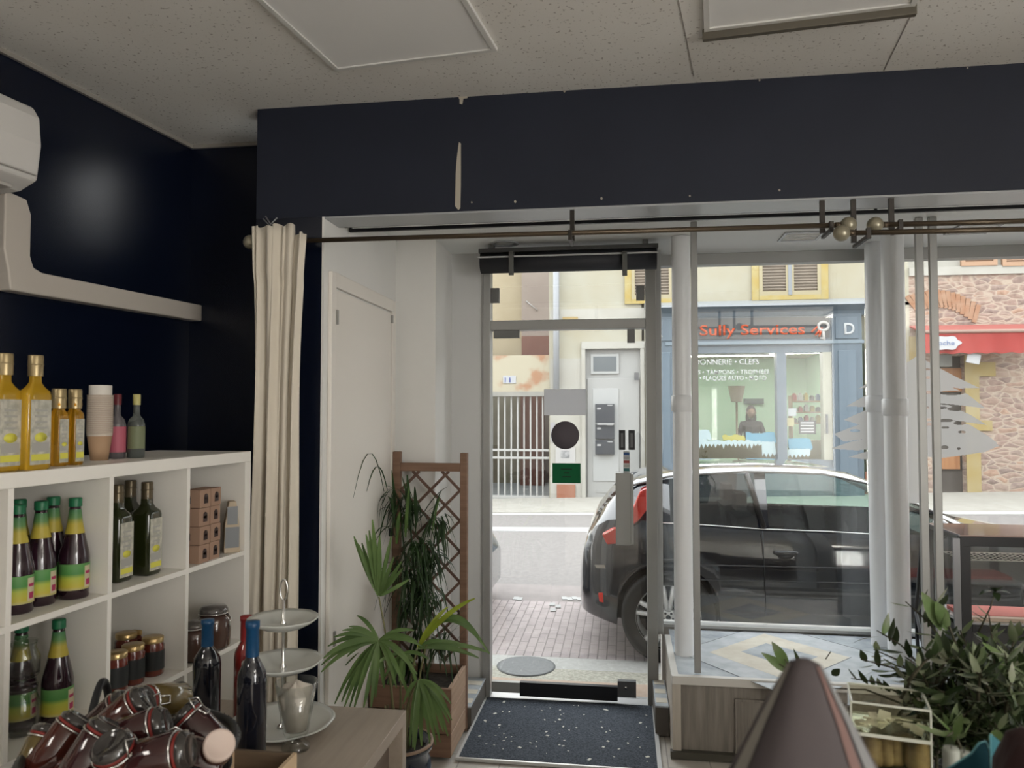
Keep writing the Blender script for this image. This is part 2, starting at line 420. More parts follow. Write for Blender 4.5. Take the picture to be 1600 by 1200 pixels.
# stickers on the door
def sticker(name, label, u0, v0, u1, v1, m, cat='sticker'):
    a = aY((u0 + u1) / 2, (v0 + v1) / 2, Yd); l = aY(u0, a.z and (v0 + v1) / 2, Yd).x; r = aY(u1, (v0 + v1) / 2, Yd).x
    t = aY((u0 + u1) / 2, v0, Yd).z; bo = aY((u0 + u1) / 2, v1, Yd).z
    o = MB().box(l, r, Yd + .002, Yd + .0035, bo, t).build(name, m); return tag(o, label, cat)
pap = sheer('grey_paper', (.62, .62, .63), .97, .55)
sticker('paper_notice', 'pale grey rectangular notice stuck on the door glass above the round sticker', 850, 608, 915, 649, pap, 'notice')
c = aY(883, 680, Yd + .002); rr = abs(aY(905, 680, Yd).x - c.x)
o = MB().lathe([(0, 0), (rr, 0), (rr, .0015), (0, .0015)], c, 32, M=Matrix.Rotation(R(-90), 3, 'X')).build('round_sticker', sheer('plum_grey_vinyl', (.16, .14, .15), .98, .5)); tag(o, 'round dark grey sticker on the door glass', 'sticker')
g = sticker('green_sticker', 'dark green rectangular sticker on the door glass below the round one', 863, 724, 907, 755, sheer('green_vinyl', (.008, .16, .06), .98, .5))
lx = MB()
for i, (a, b2) in enumerate([(.3, .7), (.42, .6), (.36, .66)]):
    q = aY(863 + 44 * a, 733 + i * 6, Yd); q2 = aY(863 + 44 * b2, 733 + i * 6, Yd); lx.box(q.x, q2.x, Yd + .0012, Yd + .0019, q.z - .003, q.z + .003)
lx.build('print', mat('dark_green_print', (.004, .03, .012), .6), g)
for u0, lab in ((967, 'black upright sticker nearer the round one, above the door pull'), (982, 'black upright sticker nearest the right door frame, above the door pull')):
    s_ = sticker('opening_sticker', lab, u0, 672, u0 + 10, 703, mat('black_vinyl', (.015, .016, .02), .5))
    a = aY(u0 + 3, 688, Yd); b2 = aY(u0 + 7, 688, Yd)
    MB().box(a.x, b2.x, Yd + .0012, Yd + .0019, a.z - .04, a.z + .04).build('print', mat('grey_print', (.12, .12, .13), .6), s_)
s_ = sticker('card_sticker', 'narrow strip of payment card stickers on the door glass above the door pull', 974, 705, 984, 738, mat('pale_vinyl', (.55, .56, .55), .5))
for i, cc in enumerate([(.03, .09, .25), (.35, .36, .38), (.30, .06, .05), (.42, .42, .38), (.02, .12, .12)]):
    a, b2 = aY(974.5, 707 + i * 6.2, Yd), aY(983.5, 711.5 + i * 6.2, Yd)
    MB().box(a.x, b2.x, Yd + .0012, Yd + .0019, b2.z, a.z).build('card_mark', mat('card_%d' % i, cc, .5), s_)
# sill and threshold
struct(MB().box(-.80, .18, Yd - .03, Yd + .1, -.02, .008).build('trim_6', mat('threshold_metal', (.55, .55, .54), .35, metal=.4)))
# shop window frame
wn = bpy.data.objects.new('window_1', None); C.objects.link(wn); struct(wn)
f = MB()
f.box(.178, 3.2, Yw - .03, Yw + .05, 2.455, 2.52).box(.178, 3.2, Yw - .02, Yw + .05, .372, .392)
f.box(.285, .325, Yw - .03, Yw + .05, .392, 2.455).box(1.36, 1.48, Yw - .03, Yw + .05, .392, 2.455).box(.178, .21, Yd + .05, Yw + .05, .372, 2.52)
f.build('window_frame', alu, wn, bevel=.003)
MB().box(.21, .285, Yw, Yw + .008, .392, 2.455).build('pane', shop_glass, wn)
MB().box(.325, 1.36, Yw, Yw + .008, .392, 2.455).build('pane', shop_glass, wn)
MB().box(1.48, 3.2, Yw, Yw + .008, .392, 2.455).build('pane', shop_glass, wn)
# masonry under the window, outside
struct(MB().box(.21, 3.2, Yw + .05, Yw + .2, -.1, .36).build('wall_front', mat('render_grey', (.5, .48, .45), .8)))
# our own house front above and beside the shop window, it shades the pavement
struct(MB().box(-8, 3.3, 4.62, 4.9, 2.53, 3.2).box(-8, -1.215, 4.62, 4.9, -.1, 2.53).box(3.3, 12, 4.62, 4.9, -.1, 3.2).build('wall_street_front', MATS['render_grey']))

# cedar emblem on the window glass
tree = thing('tree_decal', 'large grey translucent cedar tree decal on the window glass behind the white pipes', 'window decal', (0, 0, 0))
film = sheer('frosted_film', (.40, .385, .37), .95, .7)
YT = Yw - .004
def T(u, v): p = aY(u, v, YT); return (p.x, p.z)
def half(pts): return pts
L_ = MB()
lay = [  # tiers: outline left tip -> top -> right tip -> underside
 [(1398,596),(1340,608),(1368,592),(1405,575),(1433,556),(1462,572),(1496,590),(1530,606),(1500,607),(1470,603),(1433,606)],
 [(1322,635),(1352,618),(1392,603),(1433,598),(1480,602),(1512,616),(1540,638),(1505,634),(1470,630),(1433,634),(1392,632),(1352,636)],
 [(1318,656),(1350,642),(1392,632),(1433,630),(1482,633),(1516,648),(1542,664),(1512,660),(1478,655),(1433,658),(1392,658),(1345,664)],
 [(1303,678),(1340,664),(1380,655),(1433,652),(1485,656),(1516,664),(1548,684),(1560,694),(1510,690),(1433,690),(1360,685),(1318,690)],
 [(1297,701),(1330,690),(1372,682),(1433,680),(1500,676),(1535,686),(1562,696),(1540,706),(1500,712),(1470,716),(1433,712),(1372,700),(1340,704)],
 [(1326,714),(1352,706),(1388,700),(1433,700),(1433,716),(1388,714),(1350,718)],
]
lay.append([(1418, 700), (1440, 700), (1442, 770), (1452, 786), (1410, 786), (1420, 768)])
holes = [(1345,613,11,4),(1373,637,6,2.5),(1338,643,3,2),(1364,668,8,2),(1336,673,8,2.4),(1366,700,7,2),(1448,577,6,1.6),(1450,590,4,2),(1450,613,7,2.4),(1487,614,20,3.5),(1447,637,5,2),(1470,637,10,2),(1494,639,14,3.2),(1450,656,7,2.4),(1478,657,11,2.6),(1500,661,10,3),(1477,668,6,2),(1503,675,6,2.2),(1476,699,6,3),(1498,701,3,2),(1452,663,6,2)]
def spans(v):
    iv = []
    for t_ in lay:
        xs = []
        for (x0, y0), (x1, y1) in zip(t_, t_[1:] + t_[:1]):
            if (y0 <= v < y1) or (y1 <= v < y0): xs.append(x0 + (x1 - x0) * (v - y0) / (y1 - y0))
        xs.sort(); iv += [(xs[k], xs[k + 1]) for k in range(0, len(xs) - 1, 2)]
    iv.sort(); out = []
    for p_ in iv:
        if out and p_[0] <= out[-1][1]: out[-1] = (out[-1][0], max(out[-1][1], p_[1]))
        else: out.append(p_)
    for hx_, hy_, a_, b_ in holes:
        q_ = 1 - ((v - hy_) / b_) ** 2
        if q_ <= 0: continue
        w_ = a_ * math.sqrt(q_); nw = []
        for l_, r_ in out:
            if r_ <= hx_ - w_ or l_ >= hx_ + w_: nw.append((l_, r_)); continue
            if l_ < hx_ - w_: nw.append((l_, hx_ - w_))
            if r_ > hx_ + w_: nw.append((hx_ + w_, r_))
        out = nw
    return out
v = 556.0
while v < 786:
    for l_, r_ in spans(v + .4):
        L_.add([(*T(l_, v)[:1], YT, T(l_, v)[1]), (T(r_, v)[0], YT, T(r_, v)[1]), (T(r_, v + .8)[0], YT, T(r_, v + .8)[1]), (T(l_, v + .8)[0], YT, T(l_, v + .8)[1])], [(0, 1, 2, 3)])
    v += .8
L_.build('decal_film', film, tree)

# ledge of the shop window
lg = thing('window_ledge', 'low display ledge with a tiled top and grey wood front under the shop window', 'window ledge', (0, 0, 0)); del lg['label']; del lg['category']; lg.name = 'trim_7'; struct(lg)
LX0, LX1, LY = .215, 3.2, 3.70
marble = noisy('blue_grey_marble', (.36, .40, .44), (.55, .59, .62), 9, .22, detail=8)
MB().box(LX0 + .03, LX1, LY + .03, Yw - .03, .30, .366).build('ledge_top', marble, lg)
MB().box(LX0, LX1, LY, LY + .03, .335, .374).box(LX0, LX0 + .03, LY + .03, 4.38, .335, .374).build('ledge_edging', mat('pale_edging', (.62, .60, .56), .4), lg, bevel=.002)
wfront = wood('grey_wood_panel', (.17, .15, .13), (.29, .26, .225), 'z', .5, 5)
MB().box(LX0 + .04, LX1, LY + .02, LY + .04, .03, .335).build('front_panel', wfront, lg)
MB().box(LX0, LX0 + .04, LY + .004, 4.3, .0, .335).build('end_post', wood('pale_wood_post', (.42, .38, .32), (.52, .47, .41), 'z'), lg, bevel=.002)
a, b2 = aY(1143, 1100, LY + .01), aY(1146, 1100, LY + .01)
MB().box(.50, .512, LY + .005, LY + .02, .03, .28).box(1.45, 1.462, LY + .005, LY + .02, .03, .28).box(.512, 1.45, LY + .005, LY + .02, .268, .28).build('panel_batten', wfront, lg)
MB().box(LX0 - .01, LX1, LY - .015, LY + .02, 0, .032).build('plinth', mat('dark_plinth', (.07, .065, .05), .6), lg)
# inlaid diamond of cream and grey tiles in the ledge
def zz(u, v): p = aZ(u, v, .367); return (p.x, p.y)
def inlay(pts, m, z1): MB().prism([zz(*q) for q in pts], .3655, z1, 'xy').build('tile_inlay', m, lg)
cream = noisy('cream_tile', (.68, .63, .53), (.76, .72, .62), 12, .25)
pale = noisy('pale_blue_tile', (.50, .54, .57), (.62, .65, .68), 12, .25)
inlay([(1058, 1018), (1195, 975), (1400, 1030), (1262, 1100)], pale, .3664)
inlay([(1108, 1019), (1194, 990), (1328, 1027), (1240, 1066)], cream, .3668)
inlay([(1158, 1018), (1197, 1005), (1278, 1026), (1238, 1044)], marble, .3672)
gl_ = MB()
for a, c in [((1058, 1018), (1262, 1100)), ((1195, 975), (1400, 1030)), ((1058, 1018), (1195, 975)), ((1290, 982), (1420, 1015)), ((1240, 1066), (1330, 1027))]:
    p, q = Vector((*zz(*a), .3674)), Vector((*zz(*c), .3674)); d = q - p; mid = (p + q) / 2
    gl_.cbox(mid, (.004, d.length, .0008), math.atan2(-d.x, d.y))
gl_.build('grout_line', mat('grout', (.3, .32, .33), .8), lg)

# curbs with tile tops beside the mat
def curb(x0, x1, y0, z, num):
    c = bpy.data.objects.new('trim_%d' % num, None); C.objects.link(c); struct(c)
    MB().box(x0, x1, y0, 4.30, 0, z - .01).build('curb_body', mat('dark_curb', (.13, .115, .10), .6), c)
    MB().box(x0, x1, y0 - .004, 4.30, z - .01, z).build('curb_tile', marble, c, bevel=.002)
    for k in range(3):
        y = y0 + .04 + k * .13
        MB().box(x0 + .006, x1 - .006, y, y + .06, z, z + .0012).build('tile_inlay', cream, c)
curb(-.985, -.775, 3.88, .115, 8); curb(.145, .212, 3.93, .15, 9)

# entrance mat
mt = thing('entrance_mat', 'dark blue-grey entrance mat littered with scraps, in front of the glass door', 'door mat', (-.315, 3.92, 0))
m = mat('mat_fibre', (.05, .065, .09), .95); f = noise(m, coord(m), 130, 3, .6); setcol(m, ramp(m, f, [(.35, (.024, .030, .040)), (.62, (.085, .10, .125))])); bump(m, f, .6, .004)
MB().box(-.45, .455, -.375, .375, .0, .012).build('carpet', m, mt)
MB().box(-.462, -.45, -.385, .385, 0, .014).box(.455, .475, -.385, .385, 0, .014).box(-.462, .475, -.397, -.385, 0, .014).build('mat_frame', mat('mat_rail', (.66, .66, .65), .3, metal=.4), mt)
for k in range(64):
    x, y = rnd.uniform(-.42, .43), rnd.uniform(-.34, .35); s_ = rnd.choice([.004, .005, .007, .012]); a = rnd.uniform(0, 3.1)
    o = MB().cbox((0, 0, 0), (s_ * rnd.uniform(1, 2.6), s_, .0016), 0).build('litter_scrap', mat('litter', (.75, .74, .68), .8), None, (-.315 + x, 3.92 + y, .013), (0, 0, a))
    tag(o, 'tiny pale scrap of litter lying on the entrance mat', 'litter', 'scraps on the entrance mat')

# pipes and thin posts in the window niche
def pipe(p, r, label, zc):
    t = thing('white_pipe', label, 'pipe', (p.x, p.y, .374 if False else .366))
    MB().lathe([(r, 0), (r, 2.152)], (0, 0, 0), 28).build('tube', white_pipe, t)
    MB().lathe([(r + .001, zc), (r + .007, zc + .004), (r + .007, zc + .081), (r + .001, zc + .085)], (0, 0, 0), 28).build('collar', white_pipe, t)
pipe(aZ(1406, 1029, .366), .055, 'thick white vertical pipe, the nearer of the two side by side in the window', 1.22)
pipe(aZ(1377, 1008, .366), .050, 'white vertical pipe standing close behind the nearest thick pipe', 1.24)
pipe(aZ(1069, 1022, .366), .048, 'single white vertical pipe beside the entrance door', 1.24)
def post(u, v, wdt, label):
    p = aZ(u, v, .374); o = MB().box(-wdt / 2, wdt / 2, -.012, .012, 0, 2.145).build('metal_post', alu, None, p, bevel=.002)
    return tag(o, label, 'post')
post(1090, 1051, .030, 'slim square metal post right of the single white pipe')
post(1449, 1060, .034, 'slim grey metal post, left one of the pair right of the twin pipes')
post(1471, 1062, .034, 'slim grey metal post, right one of the pair right of the twin pipes')

# roller blind above the door
bl = thing('roller_blind', 'rolled-up black blind mounted above the glass door', 'blind', (0, 0, 0))
Yr = 4.12
def px(u, v, Y): p = aY(u, v, Y); return p
a, b2 = px(752, 412, Yr), px(1026, 410, Yr)
bm_ = mat('blind_cloth', (.022, .023, .028), .6)
MB().tube([(a.x, Yr, a.z + .0), (b2.x, Yr, a.z)], .056, 20).build('roll', bm_, bl)
a, b2 = px(750, 395, Yr), px(1028, 390, Yr)
MB().box(a.x, b2.x, Yr - .05, Yr + .06, a.z - .01, a.z + .012).build('headrail', mat('blind_rail', (.05, .05, .048), .4), bl, bevel=.002)
MB().box(a.x, b2.x, Yr - .063, Yr - .052, a.z - .042, a.z - .034).build('pull_cord', mat('cord_white', (.5, .5, .5), .6), bl)
for u in (799, 976):
    q = px(u, 400, Yr - .07); MB().box(q.x - .013, q.x + .013, Yr - .085, Yr - .066, q.z - .105, q.z + .02).box(q.x - .013, q.x + .013, Yr - .085, Yr, q.z + .01, q.z + .024).build('strap_bracket', mat('strap_grey', (.12, .12, .11), .5), bl, bevel=.003)
MB().box(a.x + .05, a.x + .08, Yr - .02, Yr + .02, a.z + .01, 2.52).box(b2.x - .08, b2.x - .05, Yr - .02, Yr + .02, a.z + .01, 2.52).build('ceiling_mount', alu_dark, bl)

# fixtures in the niche ceiling
q = aZ(789, 380, 2.52)
o = MB().lathe([(.055, 0), (.075, 0), (.075, -.006), (.055, -.006), (.055, 0)], (0, 0, 0), 32).build('ceiling_spot_ring', white_gloss, None, (q.x, q.y, 2.52)); tag(o, 'round recessed spot ring in the niche ceiling above the blind', 'ceiling spot')
for (u, v, lab) in ((1252, 368, 'square white vent in the niche ceiling near the curtain knobs'), (1520, 357, 'square white vent in the niche ceiling above the display case')):
    q = aZ(u, v, 2.52); t = thing('ceiling_vent', lab, 'vent', (q.x, q.y, 2.52))
    MB().box(-.1, .1, -.1, -.085, -.008, 0).box(-.1, .1, .085, .1, -.008, 0).box(-.1, -.085, -.085, .085, -.008, 0).box(.085, .1, -.085, .085, -.008, 0).build('vent_frame', white_gloss, t)
    sl = MB()
    for k in range(5): sl.box(-.085, .085, -.07 + k * .034, -.052 + k * .034, -.006, 0)
    sl.build('vent_slats', MATS['panel_frame'], t)

# curtain tracks and rods under the beam
for (Y, zt, m, lab) in ((3.17, 2.405, black, 'thin black curtain track under the beam, nearer the room'), (3.24, 2.40, black, 'thin black curtain track under the beam, nearer the window')):
    tag(MB().box(-1.2, 3.15, Y - .008, Y + .008, zt, zt + .014).box(-1.2, -1.19, Y - .006, Y + .006, zt, 2.52).box(1.0, 1.01, Y - .006, Y + .006, zt, 2.52).box(3.1, 3.11, Y - .006, Y + .006, zt, 2.52).build('curtain_track', m), lab, 'curtain track')
Yo = 2.87
def rod(p, q, knob_at, label, rr=.0095):
    t = thing('curtain_rod', label, 'curtain rod', (0, 0, 0))
    d = (q - p).normalized()
    MB().tube([p, q], rr, 12).build('pole', brass_rod, t)
    for k in knob_at:
        e, dr_ = (p, -d) if k == 'p' else (q, d)
        MB().tube([e, e + dr_ * .022], .011, 12).build('ferrule', brass_rod, t)
        MB().ball(e + dr_ * .045, .029, 18).build('finial', mat('pale_finial', (.33, .30, .22), .3, metal=.4), t)
    return t
rod1 = rod(aY(408, 378, Yo), aY(1305, 352, Yo), 'pq', 'long dark curtain rod carrying the cream curtain, ending in a round knob')
rod(aY(1388, 351, 2.90), aY(1690, 343, 2.90), 'p', 'dark curtain rod running off to the right, the upper of the two')
rod(aY(1336, 364, 2.82), aY(1690, 356, 2.82), 'p', 'dark curtain rod running off to the right, the lower of the two')
def brk(u, v, Y, label):
    p = aY(u, v, Y)
    t = MB().box(p.x - .009, p.x + .009, BY + .02, BY + .032, p.z - .0, 2.392).box(p.x - .006, p.x + .006, Y - .0, BY + .022, p.z - .022, p.z - .010).box(p.x - .007, p.x + .007, Y - .014, Y + .002, p.z - .024, p.z + .014)
    o = t.build('rod_bracket', dark_iron); tag(o, label, 'bracket')
brk(891, 366, Yo, 'dark iron curtain rod bracket midway along the long rod')
brk(1298, 353, Yo, 'dark iron rod bracket left of the round knobs')
brk(1356, 363, 2.82, 'dark iron rod bracket between the two round knobs')
brk(1406, 350, 2.90, 'dark iron rod bracket right of the round knobs')

# cream curtain
cu = thing('curtain', 'cream cotton curtain gathered in long folds at the left end of the rod', 'curtain', (0, 0, 0))
cm = mat('cream_cotton', (.66, .60, .50), .9, sheen=.2); ff = noise(cm, coord(cm), 260, 2); bump(cm, ff, .08, .002)
xa, xb = aY(401, 500, Yo).x, aY(487, 500, Yo).x
ztop = aY(440, 357, Yo).z; vs, fs = [], []; NU, NV = 120, 40
for j in range(NV + 1):
    t = j / NV; z = ztop - t * (ztop - .03)
    for i in range(NU + 1):
        s_ = i / NU
        left = xa + .012 * math.sin(t * 5) ; right = xb - (.03 * math.sin(min(1, t * 3) * 1.57)) - .012 * t
        x = left + (right - left) * s_ + .006 * math.sin(6 * s_ * 6.28 + 2 * t)
        amp = .010 + .008 * min(1, t * 2.2)
        y = Yo - .006 + amp * math.sin(s_ * 6.28 * 4.2 + 1.5 * math.sin(t * 2.3 + s_ * 5)) + .007 * math.sin(s_ * 52 + t * 3) * (1 - .3 * t) + .012 * math.sin(s_ * 11 - t * 2.5)
        if t < .08: y = Yo + (y - Yo) * .9 - .01
        dz = (-.035 if s_ > .74 else 0) * max(0, 1 - t * 6) + .006 * math.sin(s_ * 30) * max(0, 1 - t * 8)
        vs.append((x, y - .035, z + dz))
for j in range(NV):
    for i in range(NU): a = j * (NU + 1) + i; fs.append((a, a + 1, a + NU + 2, a + NU + 1))
o = MB().add(vs, fs, True).build('curtain_cloth', cm, cu); k = o.modifiers.new('thickness', 'SOLIDIFY'); k.thickness = .003
hk = aY(422, 349, Yo)
MB().tube([hk + Vector((-.03, 0, .02)), hk + Vector((0, -.005, -.01)), hk + Vector((.03, 0, .022))], .003, 6).tube([hk + Vector((.03, -.0, -.015)), hk, hk + Vector((-.02, 0, .03))], .003, 6).build('curtain_hook', mat('hook_grey', (.35, .35, .35), .4, metal=.6), cu)

# air conditioner and pipe duct on the left wall
WR = R(-6.72)
def wl(u, v, off):   # point on the plane parallel to the left wall, off metres into the room
    nrm = Vector((.993, -.117, 0)).normalized(); P = W0 + nrm * off; r = ray(u, v)
    t = ((P - O).dot(nrm)) / r.dot(nrm); return O + r * t
def loc_(p): return Matrix.Rotation(-WR, 3, 'Z') @ (p - W0)
ac = thing('air_conditioner', 'white wall air conditioner on the navy wall at the left edge', 'air conditioner', tuple(W0), WR)
e = loc_(wl(62, 200, .19)); zt, zb = loc_(wl(60, 172, .19)).z, loc_(wl(60, 284, .19)).z
prof = [(.0, zb + .02), (.0, zt + .02), (.10, zt + .025), (.17, zt + .01), (.195, zt - .03), (.205, zb + .12), (.19, zb + .0), (.12, zb - .03), (.04, zb - .035)]
acm = mat('ac_plastic', (.60, .58, .55), .4)
MB().prism([(p[0], p[1]) for p in prof], e.y - .8, e.y, 'xz').build('casing', acm, ac, bevel=.012, seg=3)
MB().box(.198, .207, e.y - .78, e.y - .02, zb + .012, zb + .018).box(.06, .16, e.y - .76, e.y - .07, zb - .038, zb - .026).build('air_flap', mat('ac_flap', (.42, .40, .37), .5), ac, bevel=.003)
MB().box(.0, .1, e.y - .25, e.y - .15, zb - .07, zb - .03).build('pipe_port', black, ac)
du = thing('pipe_duct', 'white plastic pipe duct dropping from the air conditioner and running along the navy wall', 'duct', tuple(W0), WR)
A_ = loc_(wl(316, 477, .06)); B_ = loc_(wl(316, 502, .06)); Cc = loc_(wl(56, 424, .06)); D_ = loc_(wl(56, 460, .06)); V_ = loc_(wl(50, 320, .06)); V2 = loc_(wl(8, 330, .06))
dm = mat('duct_plastic', (.50, .455, .40), .45)
yl = V2.y; yr = V_.y
h = A_.z - B_.z
pl = [(A_.y, A_.z), (B_.y, B_.z), (D_.y, D_.z), (D_.y - .10, D_.z - .0), (yl + .02, D_.z + .06), (yl, D_.z + .14), (yl, zb - .02), (yr - .02, zb - .03), (yr, zb - .08), (yr, Cc.z + .05), (yr + .015, Cc.z + .012), (yr + .05, Cc.z)]
MB().prism([(p[0], p[1]) for p in pl], 0.0, .06, 'yz').build('duct_cover', dm, du, bevel=.006, seg=3)
# ================================================================ shelf unit
SR = R(-3.7)
S0 = Vector((-1.378, 2.703, 0))
sh = thing('shelf_unit', 'white open cube shelf unit full of bottles and jars against the navy wall', 'shelf', tuple(S0), SR)
zr = [1.419, 1.095, .773, .451, .129]
D = .39
MB().box(-D, 0, -2.20, 0, 1.419, 1.457).build('top_board', white_panel, sh, bevel=.002)
MB().box(-D, 0, -2.20, 0, .08, .118).build('bottom_board', white_panel, sh, bevel=.002)
MB().box(-D, 0, -.038, 0, .118, 1.419).build('side_board', white_panel, sh, bevel=.001)
MB().box(-D, 0, -2.20, -2.162, .118, 1.419).build('side_board', white_panel, sh, bevel=.001)
for i, z in enumerate(zr[1:4]): MB().box(-D + .002, -.002, -2.162, -.038, z - .016, z).build('shelf_board', white_panel, sh)
for k in range(1, 6):
    y = [0, -.37, -.72, -1.055, -1.405, -1.755][k]
    for j in range(4):
        MB().box(-D + .003, -.003, y - .008, y + .008, [1.095, .773, .451, .118][j], [1.419, 1.079, .757, .435][j]).build('divider', white_panel, sh)
MB().box(-D - .004, -D + .002, -2.2, 0, .08, 1.457).build('back_panel', white_panel, sh)

def on_shelf(u, v, z, back=0.0):
    p = aZ(u, v, z); n = ray(u, v); n.z = 0; n.normalize(); return p + n * back

def sl(x, y, z): return S0 + Matrix.Rotation(SR, 3, 'Z') @ Vector((x, y, z))
def lbl_mats(base, c1, c2): return [base, c1, c2]
paper_lbl = noisy('label_paper', (.34, .33, .27), (.54, .52, .44), 60, .6); lbl_yel = mat('label_yellow', (.62, .58, .08), .6); lbl_ink = mat('label_ink', (.36, .35, .32), .6)
def square_bottle(name, label, cat, h, wd_, oil, cap, group=None, lab=True, flat=1.0):
    t = thing(name, label, cat, (0, 0, 0), SR, group)
    r = wd_ / 2; bh = h * .70
    prof = [(0, 0), (r * .9, 0), (r, .006), (r, bh * .93), (r * .93, bh * .985), (r * .6, bh + .008), (.0145, bh + .02), (.0135, h - .03), (.0135, h - .02), (0, h - .02)]
    MB().lathe(prof, n=32, sq=7, M=Matrix.Diagonal((flat, 1, 1))).build('bottle_body', oil, t); rx = r * flat
    MB().lathe([(.0175, 0), (.0175, .05), (.0165, .053), (0, .053)], (0, 0, h - .05), 16).build('cap', cap, t)
    MB().lathe([(.0185, 0), (.0185, .004), (.0175, .004)], (0, 0, h - .024), 16).build('cap_ring', cap, t)
    if lab:
        b = MB(); w2, z0, z1 = r * .82, bh * .07, bh * .88
        b.box(rx + .0003, rx + .0012, -w2, w2, z0, z1); b.mi_(1)
        b.lathe([(0, 0), (w2 * .62, 0), (w2 * .62, .0006), (0, .0006)], (rx + .0012, 0, z0 + (z1 - z0) * .42), 16, M=Matrix.Rotation(R(90), 3, 'Y') @ Matrix.Diagonal((.62, 1, 1)))
        b.box(rx + .0012, rx + .0018, -w2 * .9, w2 * .9, z0 + .01, z0 + .026); b.mi_(2)
        for k in range(4): b.box(rx + .0012, rx + .0017, -w2 * .6, w2 * .6, z0 + (z1 - z0) * (.55 + .09 * k), z0 + (z1 - z0) * (.58 + .09 * k))
        b.box(rx + .0012, rx + .0016, -w2 * .85, w2 * .85, z0 + .032, z0 + .055)
        b.build('label_sheet', [paper_lbl, lbl_yel, lbl_ink], t)
    return t
oil_y = mat('golden_oil', (.80, .47, .03), .12, trans=.55, ior=1.3, coat=.5)
oil_a = mat('amber_oil', (.85, .42, .02), .1, trans=.7, ior=1.25, coat=.5)
oil_d = mat('dark_olive_glass', (.018, .022, .006), .12, coat=.6)
gold_cap = mat('dull_gold_cap', (.36, .28, .15), .35, metal=.6)
b1 = square_bottle('oil_bottle', 'large golden oil bottle second from the left on top of the shelf', 'bottle', .285, .076, oil_y, gold_cap, 'oil bottles on the shelf top', flat=.5)
b1.location = on_shelf(52, 735, 1.457, .02)
clone(b1, on_shelf(4, 738, 1.457, .02), label='large golden oil bottle cut by the left edge of the photo, on the shelf top')
b2 = square_bottle('small_oil_bottle', 'small amber oil bottle on the shelf top, nearer the big golden bottle', 'bottle', .205, .036, oil_a, gold_cap, 'small oil bottles on the shelf top')
b2.location = on_shelf(90, 729, 1.457, .02)
clone(b2, on_shelf(115, 727, 1.457, .02), label='small amber oil bottle on the shelf top, nearer the stack of cups')
# paper cups
ct = thing('paper_cup', 'brown paper cup at the bottom of the tall stack on the shelf', 'cup', (0, 0, 0), 0, None)
cb = on_shelf(155, 720, 1.457, .03); ct.location = cb
kraft = mat('kraft_card', (.38, .24, .14), .7); cupw = mat('cup_rim_pale', (.55, .48, .40), .6); cupt = mat('cup_white', (.62, .58, .52), .6)
MB().lathe([(0, 0), (.024, 0), (.0345, .078), (.0335, .078), (.023, .003), (0, .003)], n=28).build('cup_wall', kraft, ct)
MB().tube([(.0345 * math.cos(a * .2618), .0345 * math.sin(a * .2618), .078) for a in range(24)], .0013, 6, closed=True).build('rim', cupw, ct)
NC = 22
for k in range(1, NC):
    c = thing('paper_cup', 'beige paper cup nested in the middle of the tall cup stack on the shelf', 'cup', (cb.x, cb.y, cb.z + .0056 * k), 0, 'nested paper cups in the stack')
    top = k == NC - 1
    if k == 1:
        src = MB().lathe([(.0346, .068), (.0352, .078), (.0335, .078), (.0325, .068)], n=28).build('cup_wall', cupw, c)
        rim = MB().tube([(.0355 * math.cos(a * .2618), .0355 * math.sin(a * .2618), .078) for a in range(24)], .0015, 6, closed=True).build('rim', mat('rim_dull_tan', (.44, .36, .29), .6), c)  # nested cup rims a darker tan than their walls
    else:
        for s_ in (src, rim): q = s_.copy(); C.objects.link(q); q.parent = c
tcup = thing('paper_cup', 'white upturned paper cup crowning the tall stack on the shelf', 'cup', (cb.x, cb.y, cb.z + .0056 * (NC - 1) + .0785))
MB().lathe([(.0315, 0), (.0315, .029), (.0305, .03), (0, .03)], n=28).build('cup_wall', cupt, tcup)
# small round bottles by the cups
def round_bottle(name, label, cat, prof, bodym, capm, cap, label_=None, group=None, parts=()):
    t = thing(name, label, cat, (0, 0, 0), 0, group)
    MB().lathe(prof, n=24).build('bottle_body', bodym, t)
    if cap: MB().lathe([(cap[0], cap[1]), (cap[0], cap[2]), (cap[0] * .92, cap[2] + .002), (0, cap[2] + .002)], n=20).build('cap', capm, t)
    if label_:
        z0, z1, rr, m, a0, a1 = label_
        MB().lathe([(rr, z0), (rr, z1)], n=20, a0=a0, a1=a1).build('label_sheet', m, t)
    for nm, z0, z1, r0, r1, m in parts: MB().lathe([(r0, z0), (r1, z1)], n=24).build(nm, m, t)
    return t
clearg = mat('greenish_clear_glass', (.32, .36, .33), .08, trans=.75, ior=1.3, coat=.5)
pf = [(0, 0), (.024, 0), (.026, .004), (.026, .105), (.022, .122), (.0105, .135), (.0095, .17), (.0095, .19), (0, .19)]
rb = round_bottle('slim_bottle', 'slim clear bottle with a dull yellow cap, rightmost on the shelf top', 'bottle', pf, clearg, mat('dull_yellow_cap', (.42, .38, .14), .45), (.0115, .168, .2), (.03, .10, .0264, mat('olive_label', (.16, .18, .10), .6), R(-120), R(40)))
rb.location = on_shelf(212, 717, 1.457, .06)
rb2 = round_bottle('slim_bottle', 'slim bottle with a dark red cap partly behind the cup stack', 'bottle', pf, mat('rose_glass', (.22, .20, .21), .08, trans=.5, coat=.5), mat('dark_red_cap', (.12, .015, .02), .45), (.0115, .168, .2), (.02, .10, .0264, mat('pink_label', (.42, .10, .14), .6), R(-120), R(40)))
rb2.location = on_shelf(182, 719, 1.457, .10)

